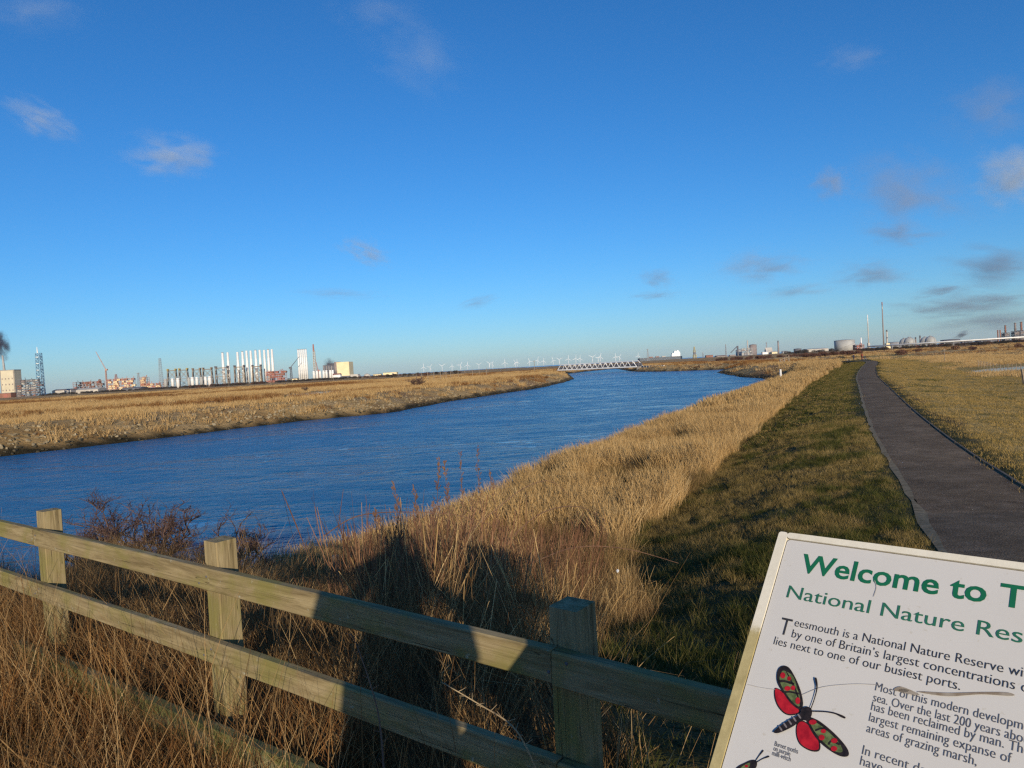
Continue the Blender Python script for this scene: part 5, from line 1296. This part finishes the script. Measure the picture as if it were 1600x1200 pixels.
stack('tallest thin stack with a red and white tip', 1381, Yr, 72.5, 2.1, 1.35, 'taupe', ((.93, 1.0, 'red'), (.84, .90, 'pale')), plat=False)
stack('short thick pale stack on a broad cream base', 1386.5, Yr-60, 29, 2.6, 2.1, 'pale', ((.92, 1.0, 'dkgrey'), (.55, .60, 'dkgrey')), base=(6.6, 8, 'cream'))
tank('storage_tank', 'wide dull grey storage tank behind the round white spheres', 1387.5, 1407.5, 9.5, Yr+80, 'grey', .12)
def sphere(label, px, Yd, r_px, group='gas spheres'):
    kk = pxm(Yd); t = T('gas_sphere', label, 'gas sphere', px, Yd, group); r_ = r_px*kk
    MB().ball((0, 0, r_*1.02), r_, 32, 20).build('vessel', M['tankgrey'], t, True)
    for i in range(8): a = math.pi*2*i/8+.2; MB().bar((r_*math.cos(a), r_*math.sin(a), -.5), (r_*math.cos(a), r_*math.sin(a), r_*1.05), .5, n=6).build('leg', M['grey'], t)
    MB().lathe((0, 0, r_*2.0), [(r_*.25, 0), (r_*.25, .8)], 14).build('top_platform', M['grey'], t)
    mb = MB(); 
    for i in range(12):
        a0, a1 = math.pi*(i/12-.5), math.pi*((i+1)/12-.5); f_ = lambda a: (r_*1.015*math.cos(a)*.3, -r_*1.015*math.cos(a)*.954, r_*1.02+r_*1.015*math.sin(a)); mb.bar(f_(a0), f_(a1), .35, n=4)
    mb.build('stairway', M['grey'], t)
sphere('front white gas sphere of the left pair', 1421, Yr-80, 7.8); sphere('rear white gas sphere of the left pair, partly hidden', 1413.2, Yr+20, 7.0)
sphere('front white gas sphere of the right pair', 1454, Yr-80, 7.8); sphere('rear white gas sphere of the right pair, partly hidden', 1445.8, Yr+20, 7.2)
stack('dark stack with cap between the gas sphere pairs, left of two', 1431, Yr+120, 15, 2.4, 1.8, 'taupe', ((.8, 1.0, 'dkgrey'),))
stack('dark stack with cap between the gas sphere pairs, right of two', 1438, Yr+120, 17, 2.6, 2.0, 'taupe', ((.8, 1.0, 'dkgrey'),))
stack('short dark stack behind the right gas sphere pair', 1445, Yr+160, 15, 1.8, 1.4, 'dkgrey')
tank('storage_tank', 'broad dark storage tank right of the gas spheres', 1471.5, 1498, 8.5, Yr+100, 'dkgrey', .12)
tank('storage_tank', 'low dark storage tank far right behind the pale pipeline', 1502, 1518, 4.5, Yr+300, 'dkgrey', .12)
tank('storage_tank', 'wide low dark tank left of the twin red stacks', 1526, 1556, 5, Yr+250, 'dkgrey', .12)
stack('left red stack of the close pair at the right', 1559.5, Yr, 19, 1.9, 1.9, 'rust', plat=False); stack('right red stack of the close pair at the right', 1563.2, Yr, 19, 1.9, 1.9, 'rust', plat=False)
def cracker(label, px, wd, up, seed):
    t = T('refinery_tower', label, 'tower', px, Yr+60, 'refinery towers at the right edge'); r = random.Random(seed)
    lattice(MB(), wd*k, wd*.92*k, up*.55*k, 5, .5*k).build('frame', M['dkgrey'], t)
    for j in range(3): MB().box((0, 0, up*(.08+.17*j)*k), (wd*.8*k, wd*.8*k, up*.13*k)).build('furnace_box', M['dkgrey'] if j % 2 else M['taupe'], t)
    MB().lathe((0, 0, up*.5*k), [(wd*.17*k, 0), (wd*.14*k, up*.5*k)], 14).build('stack', M['rust'] if seed % 2 else M['taupe'], t, True)
    for z in (.66, .82, .96): MB().lathe((0, 0, up*z*k), [(wd*.25*k, 0), (wd*.25*k, .5*k)], 12).build('gantry', M['dkgrey'], t)
    return t
cracker('dark refinery tower with a gantried stack, left of the three at the right edge', 1571.5, 8, 27, 1); cracker('dark refinery tower with a gantried stack, middle of the three at the right edge', 1587, 9, 30, 2); cracker('dark refinery tower with a red stack at the very right edge', 1596.5, 9, 31, 3)
# the pale pipeline on trestles
Yp = 1050; k = pxm(Yp)
pA_, pB_ = at(1356, Yp+40, 0), at(1660, Yp-100, 0); dv = (pB_-pA_); Lp = math.hypot(dv.x, dv.y)
t = thing('pipeline', 'long pale elevated pipeline running across below the tanks and towers', 'pipeline', (pA_.x, pA_.y, FLAT), math.atan2(dv.y, dv.x))
MB().bar((0, 0, 5.3), (Lp, 0, 6.6), 1.0, n=12).build('pipe', M['white_steel'], t, True); MB().bar((0, 2.2, 4.6), (Lp, 2.2, 5.9), .7, n=10).build('pipe', M['tankgrey'], t, True)
for i in range(22): MB().box((Lp*i/21, .8, 2.1), (.8, 4.4, 5.2)).build('trestle', M['grey'], t)
for i, (px, lb) in enumerate(((1524.5, 'small white hut below the pipeline, left of two'), (1531, 'small white hut below the pipeline, right of two'))): shed('hut', lb, px-2.2, px+2.2, 3.0, 950, 'white_steel', 'tankgrey', gable=.35)
# scrub belts
mscr = plain('winter_scrub', (.055, .04, .028), (.025, .022, .014), .6, .9); mscr2 = plain('red_brown_scrub', (.12, .055, .035), (.065, .032, .022), .6, .9)
def clump(name, seed, mat):
    r = random.Random(seed); mb = MB()
    for i in range(420):
        a = r.uniform(0, 6.28); q = 1.5*math.sqrt(r.random()); z = r.random()**.8*2.3*(1-.25*q); p_ = Vector((q*math.cos(a), q*math.sin(a), z)); s_ = r.uniform(.08, .2)
        u_ = Vector((r.gauss(0, .6), r.gauss(0, .6), r.gauss(.6, .7))).normalized(); v_ = u_.orthogonal().normalized(); mb.add([p_-u_*s_*1.6, p_+v_*s_*.5, p_+u_*s_*1.6, p_-v_*s_*.5], [[0, 1, 2, 3]])
    me = mb.mesh(name); me.materials.append(mat); return bpy.data.objects.new(name, me)
cl_ = [clump('clump_a', 1, mscr), clump('clump_b', 2, mscr), clump('clump_c', 3, mscr2), clump('clump_d', 4, mscr2)]
P_ = []; I_ = []; S2 = []
for px0, px1, Ya, Yb, n, ks, sc0 in ((296, 420, 1000, 1150, 320, (0, 1, 2), 1.5), (60, 300, 1150, 1300, 260, (0, 1), 1.5), (430, 560, 1100, 1400, 240, (0, 1), 1.5), (560, 720, 700, 1500, 120, (0, 1, 2), 1.5), (1255, 1345, 420, 520, 150, (2, 3), 1.1), (1120, 1260, 500, 620, 110, (2, 3), 1.0), (1340, 1620, 750, 900, 380, (0, 1, 0, 2), 1.4), (1225, 1310, 1200, 1400, 60, (0, 1), 2.2), (1380, 1620, 300, 420, 14, (2, 3), 1.0)):
    for i in range(n):
        px = rng.uniform(px0, px1); Yq = rng.uniform(Ya, Yb); p = at(px, Yq, 0)
        if mnoise.noise((px*.06, Yq*.01, 3)) < -.12: continue
        P_.append((p.x, p.y, hz(p.x, p.y)-.2)); I_.append(rng.choice(ks)); S2.append(sc0*rng.uniform(.6, 1.4))
scatter('scrub', cl_, np.array(P_), nrg.uniform(0, 6.28, len(P_)), np.array(S2), I_, 'dark belts of winter scrub along the edges of the flats', 'scrub')

# ------------------------------------------------------------------ fences, gate and people down the path
t = T('field_gate', 'pale wooden stile with sloping rails on the grass left of the distant path', 'gate', 1225, 235, rz=R(20)); k = pxm(235)
for x, h in ((-8.5, 1.6), (0, 2.1), (8.5, 2.6)): MB().box((x*k, 0, h/2-.1), (.35, .3, h+.2)).build('post', M['pole'], t)
for z in (.7, 1.35): MB().bar((-9*k, -.2, z-.1), (9*k, -.2, z+.9), .13, n=4).build('rail', M['pole'], t)
t = T('wire_fence', 'run of thin posts and wire along the pond in the right field', 'fence', 1527, 118); e_ = at(1625, 82, 0); s0 = Vector(t.location); e_.z = hz(e_.x, e_.y); n = 17
for i in range(n):
    p = s0.lerp(e_, i/(n-1)); p.z = hz(p.x, p.y); q_ = p-s0
    MB().bar((q_.x, q_.y, q_.z-.3), (q_.x, q_.y, q_.z+1.1), .045, n=6).build('post', M['pole'], t)
for zz in (.45, .8, 1.05):
    pts = []
    for i in range(n): p = s0.lerp(e_, i/(n-1)); pts.append((p.x-s0.x, p.y-s0.y, hz(p.x, p.y)-s0.z+zz))
    MB().tube(pts, .01, 4).build('wire', M['galv'], t)
stake('strainer_post', 'leaning brown strainer post at the right edge of the pasture', 1597.5, 62, 1.3, .14, M['pole'], tilt=R(-9))
p = at(1333, 185, 0); person('distant walker in dark clothes standing where the path bends', (p.x, p.y, hz(p.x, p.y)), R(150), m_coat, m_trs, 'walk', detail=False)
p = at(1346.2, 188, 0); person('distant walker in a red coat behind a dark pushchair', (p.x, p.y, hz(p.x, p.y)), R(-70), m_red, m_trs, 'walk', detail=False)
p = at(1349.6, 187.6, 0); t = thing('pushchair', 'dark pushchair pushed by the walker in red', 'pushchair', (p.x, p.y, hz(p.x, p.y)), R(-70))
MB().ball((0, .1, .72), (.26, .40, .30), 12, 8).build('hood', m_trs, t, True); MB().bar((-.22, -.55, 1.05), (-.22, .4, .2), .02).bar((.22, -.55, 1.05), (.22, .4, .2), .02).bar((-.22, -.55, 1.05), (.22, -.55, 1.05), .02).build('frame', M['grey'], t)
for x in (-.26, .26):
    for y in (-.3, .4): o = MB().lathe((0, 0, -.03), [(.16, 0), (.16, .06)], 14).build('wheel', M['dkgrey'], t); o.location = (x, y, .16); o.rotation_euler = (0, R(90), 0)
p = at(1325, 187, 0); t = thing('dog', 'small pale and dark dog on the grass left of the dark walker', 'dog', (p.x, p.y, hz(p.x, p.y)), R(80))
m_dog = plain('pale_dog_coat', (.45, .40, .34), (.10, .08, .07), 3.0, .9)
skin('body', [(0, -.32, .48), (0, 0, .46), (0, .26, .50), (0, .40, .64), (0, .50, .68), (0, .62, .65), (-.09, .26, .28), (-.09, .25, .03), (.09, .28, .28), (.09, .30, .03), (-.09, -.34, .32), (-.09, -.44, .20), (-.09, -.40, .03), (.09, -.32, .32), (.09, -.40, .20), (.09, -.35, .03), (0, -.45, .55), (0, -.60, .68)],
     [(0, 1), (1, 2), (2, 3), (3, 4), (4, 5), (2, 6), (6, 7), (2, 8), (8, 9), (0, 10), (10, 11), (11, 12), (0, 13), (13, 14), (14, 15), (0, 16), (16, 17)], [.10, .115, .13, .075, .075, .04, .05, .03, .05, .03, .06, .032, .028, .06, .032, .028, .03, .015], [m_dog], t, 1, 1)
for x in (-.05, .05): MB().box((x, .47, .75), (.04, .03, .09), 0, .3).build('ear', m_dog, t)
#@@AIR
# ------------------------------------------------------------------ clouds and smoke: real volumes
def volmat(name, col, dens, seed, nscale=2.2, thr=.42, flat=1.0, soft=2.6):
    m, nt, out = newmat(name)
    t = nd(nt, 'ShaderNodeTexCoord'); mp = nd(nt, 'ShaderNodeMapping'); mp.inputs['Location'].default_value = (seed*3.7, seed*1.3, seed*.7); mp.inputs['Scale'].default_value = (1, .6, flat)
    nt.links.new(t.outputs['Object'], mp.inputs['Vector'])
    n = noise(nt, mp.outputs[0], nscale, 5, .62, .35)
    ln = nd(nt, 'ShaderNodeVectorMath', operation='LENGTH'); nt.links.new(t.outputs['Object'], ln.inputs[0])
    fall = mapr(nt, ln.outputs['Value'], 1.0, .0, 0, 1)
    d = math_(nt, 'SUBTRACT', math_(nt, 'ADD', math_(nt, 'MULTIPLY', fall, .32), n), thr+.20)
    d = math_(nt, 'MULTIPLY', math_(nt, 'MAXIMUM', d, 0.0), soft)
    d = math_(nt, 'MULTIPLY', math_(nt, 'MULTIPLY', d, fall), dens)
    v = nd(nt, 'ShaderNodeVolumePrincipled'); v.inputs['Color'].default_value = (*col, 1); v.inputs['Anisotropy'].default_value = 0.0
    nt.links.new(d, v.inputs['Density']); nt.links.new(v.outputs[0], out.inputs['Volume']); return m
ico = None
def blob_mesh(name):
    bm = bmesh.new(); bmesh.ops.create_icosphere(bm, subdivisions=3, radius=1); me = bpy.data.meshes.new(name); bm.to_mesh(me); bm.free(); return me
CL = [(270, 243, 75, 30, 5, 1.3, (.93, .90, .90), 'brightest small white cloud in the upper left sky'), (68, 188, 66, 26, 28, .95, (.93, .9, .9), 'slanting white cloud near the left edge of the sky'),  # shade on the right-hand mauve and dark clouds is put into their scatter colours
      (570, 394, 42, 19, 24, 1.1, (.84, .80, .80), 'small pinkish cloud alone left of centre low in the sky'), (650, 88, 90, 55, 20, .26, (.95, .95, .95), 'thin wispy cloud high in the sky left of centre'),
      (60, 16, 90, 36, 0, .34, (.9, .9, .92), 'faint cloud at the top left corner of the sky'), (590, 18, 90, 22, 5, .3, (.9, .9, .92), 'faint veil of cloud along the top edge'),
      (1192, 416, 62, 20, 0, .7, (.72, .68, .71), 'soft mauve cloud above the right half of the horizon'), (1240, 455, 60, 10, 0, .5, (.68, .65, .7), 'thin mauve streak below the soft mauve cloud'),
      (1415, 300, 105, 55, 18, .75, (.66, .62, .66), 'largest mauve grey cloud in the right sky'), (1298, 288, 34, 30, 30, .7, (.70, .66, .68), 'small round mauve cloud left of the largest one'),
      (1405, 365, 58, 20, 8, .8, (.58, .54, .60), 'mauve cloud just under the largest one'), (1580, 275, 66, 46, 10, 1.2, (.90, .85, .83), 'brightest pinkish cloud at the right edge'),
      (1545, 168, 85, 50, 0, .38, (.66, .63, .68), 'faint mauve cloud high at the right edge'), (1362, 428, 58, 18, 4, .7, (.56, .54, .60), 'grey cloud under the mauve ones, above the tall stacks'),
      (1570, 420, 75, 26, 10, 1.0, (.46, .43, .50), 'dark grey mauve cloud at the right edge above the refinery'), (1470, 455, 40, 9, -5, .8, (.45, .43, .50), 'thin dark cloud bar left of the dark grey cloud'),
      (1480, 480, 75, 16, 3, .9, (.46, .45, .52), 'long dark cloud bank low above the gas spheres'), (1560, 500, 95, 17, 0, .9, (.42, .42, .49), 'lowest dark cloud bank over the refinery towers'),
      (1545, 470, 60, 13, 0, .8, (.44, .43, .50), 'small dark cloud between two banks at the right'), (1026, 436, 34, 17, 10, .65, (.62, .60, .66), 'small grey cloud low right of centre'),
      (1022, 462, 48, 7, 0, .55, (.58, .58, .66), 'flat grey streak below the small grey cloud'), (748, 471, 38, 9, -12, .5, (.60, .60, .68), 'tiny faint cloud low in the centre'), (530, 459, 80, 8, 4, .4, (.66, .66, .72), 'very faint streak low left of centre'), (1330, 92, 60, 22, 0, .25, (.8, .8, .85), 'barely visible wisp high on the right')]
for i, (px, py, a, b, rot, op, colr, lb) in enumerate(CL):
    Y = 9000 if py < 330 else 14000
    d = ray(px, py); t = Y/d.y; c = Vector((d.x*t, Y, EYE+d.z*t)); k = t/F
    colr = (colr[0]*.86, colr[1]*.96, colr[2]*1.0)
    if px > 1150 and py > 400: a *= 1.25; b *= 1.2
    m = volmat('cloud_vapour', colr, op*(2.2 if py < 260 and px < 1000 else 3.0)/(a*k*1.0), i+1, 2.5, .40, 1.2, 2.8)
    o = obj('cloud', blob_mesh('cloud'), m); o.location = c; o.scale = (a*k*1.4, a*k*.8, b*k*1.55); o.rotation_euler = (0, R(rot)+ROLL*0, 0); tag(o, lb, 'cloud', 'clouds')
for px, py, a, b, rot, Y, op, colr, lb in ((1.5, 538, 12, 25, -10, 1320, 2.0, (.14, .14, .20), 'thick dark smoke plume rising from the chimney at the left edge'), (514, 567, 10, 8, -20, 2250, .55, (.16, .15, .18), 'grey smoke drifting in front of the dark power station'), (1503, 523, 14, 5, -22, 1500, .7, (.18, .18, .24), 'small dark smoke wisp right of the broad dark tank')):
    d = ray(px, py); t = Y/d.y; c = Vector((d.x*t, Y, EYE+d.z*t)); k = t/F
    m = volmat('smoke', colr, op*5/(a*k), int(px)+3, 1.7, .34, 1.0); o = obj('smoke_plume', blob_mesh('smoke_plume'), m); o.location = c; o.scale = (a*k*1.2, a*k, b*k*1.2); o.rotation_euler = (0, R(rot), 0); tag(o, lb, 'smoke', 'smoke plumes')

# ------------------------------------------------------------------ the air
m, nt, out = newmat('thin_haze')
v = nd(nt, 'ShaderNodeVolumePrincipled'); v.inputs['Color'].default_value = (.80, .88, 1, 1); v.inputs['Density'].default_value = 2.6e-5
nt.links.new(v.outputs[0], out.inputs['Volume'])
tag(MB().box((0, 0, 65), (24600, 24600, 160)).build('haze', m), kind='stuff')
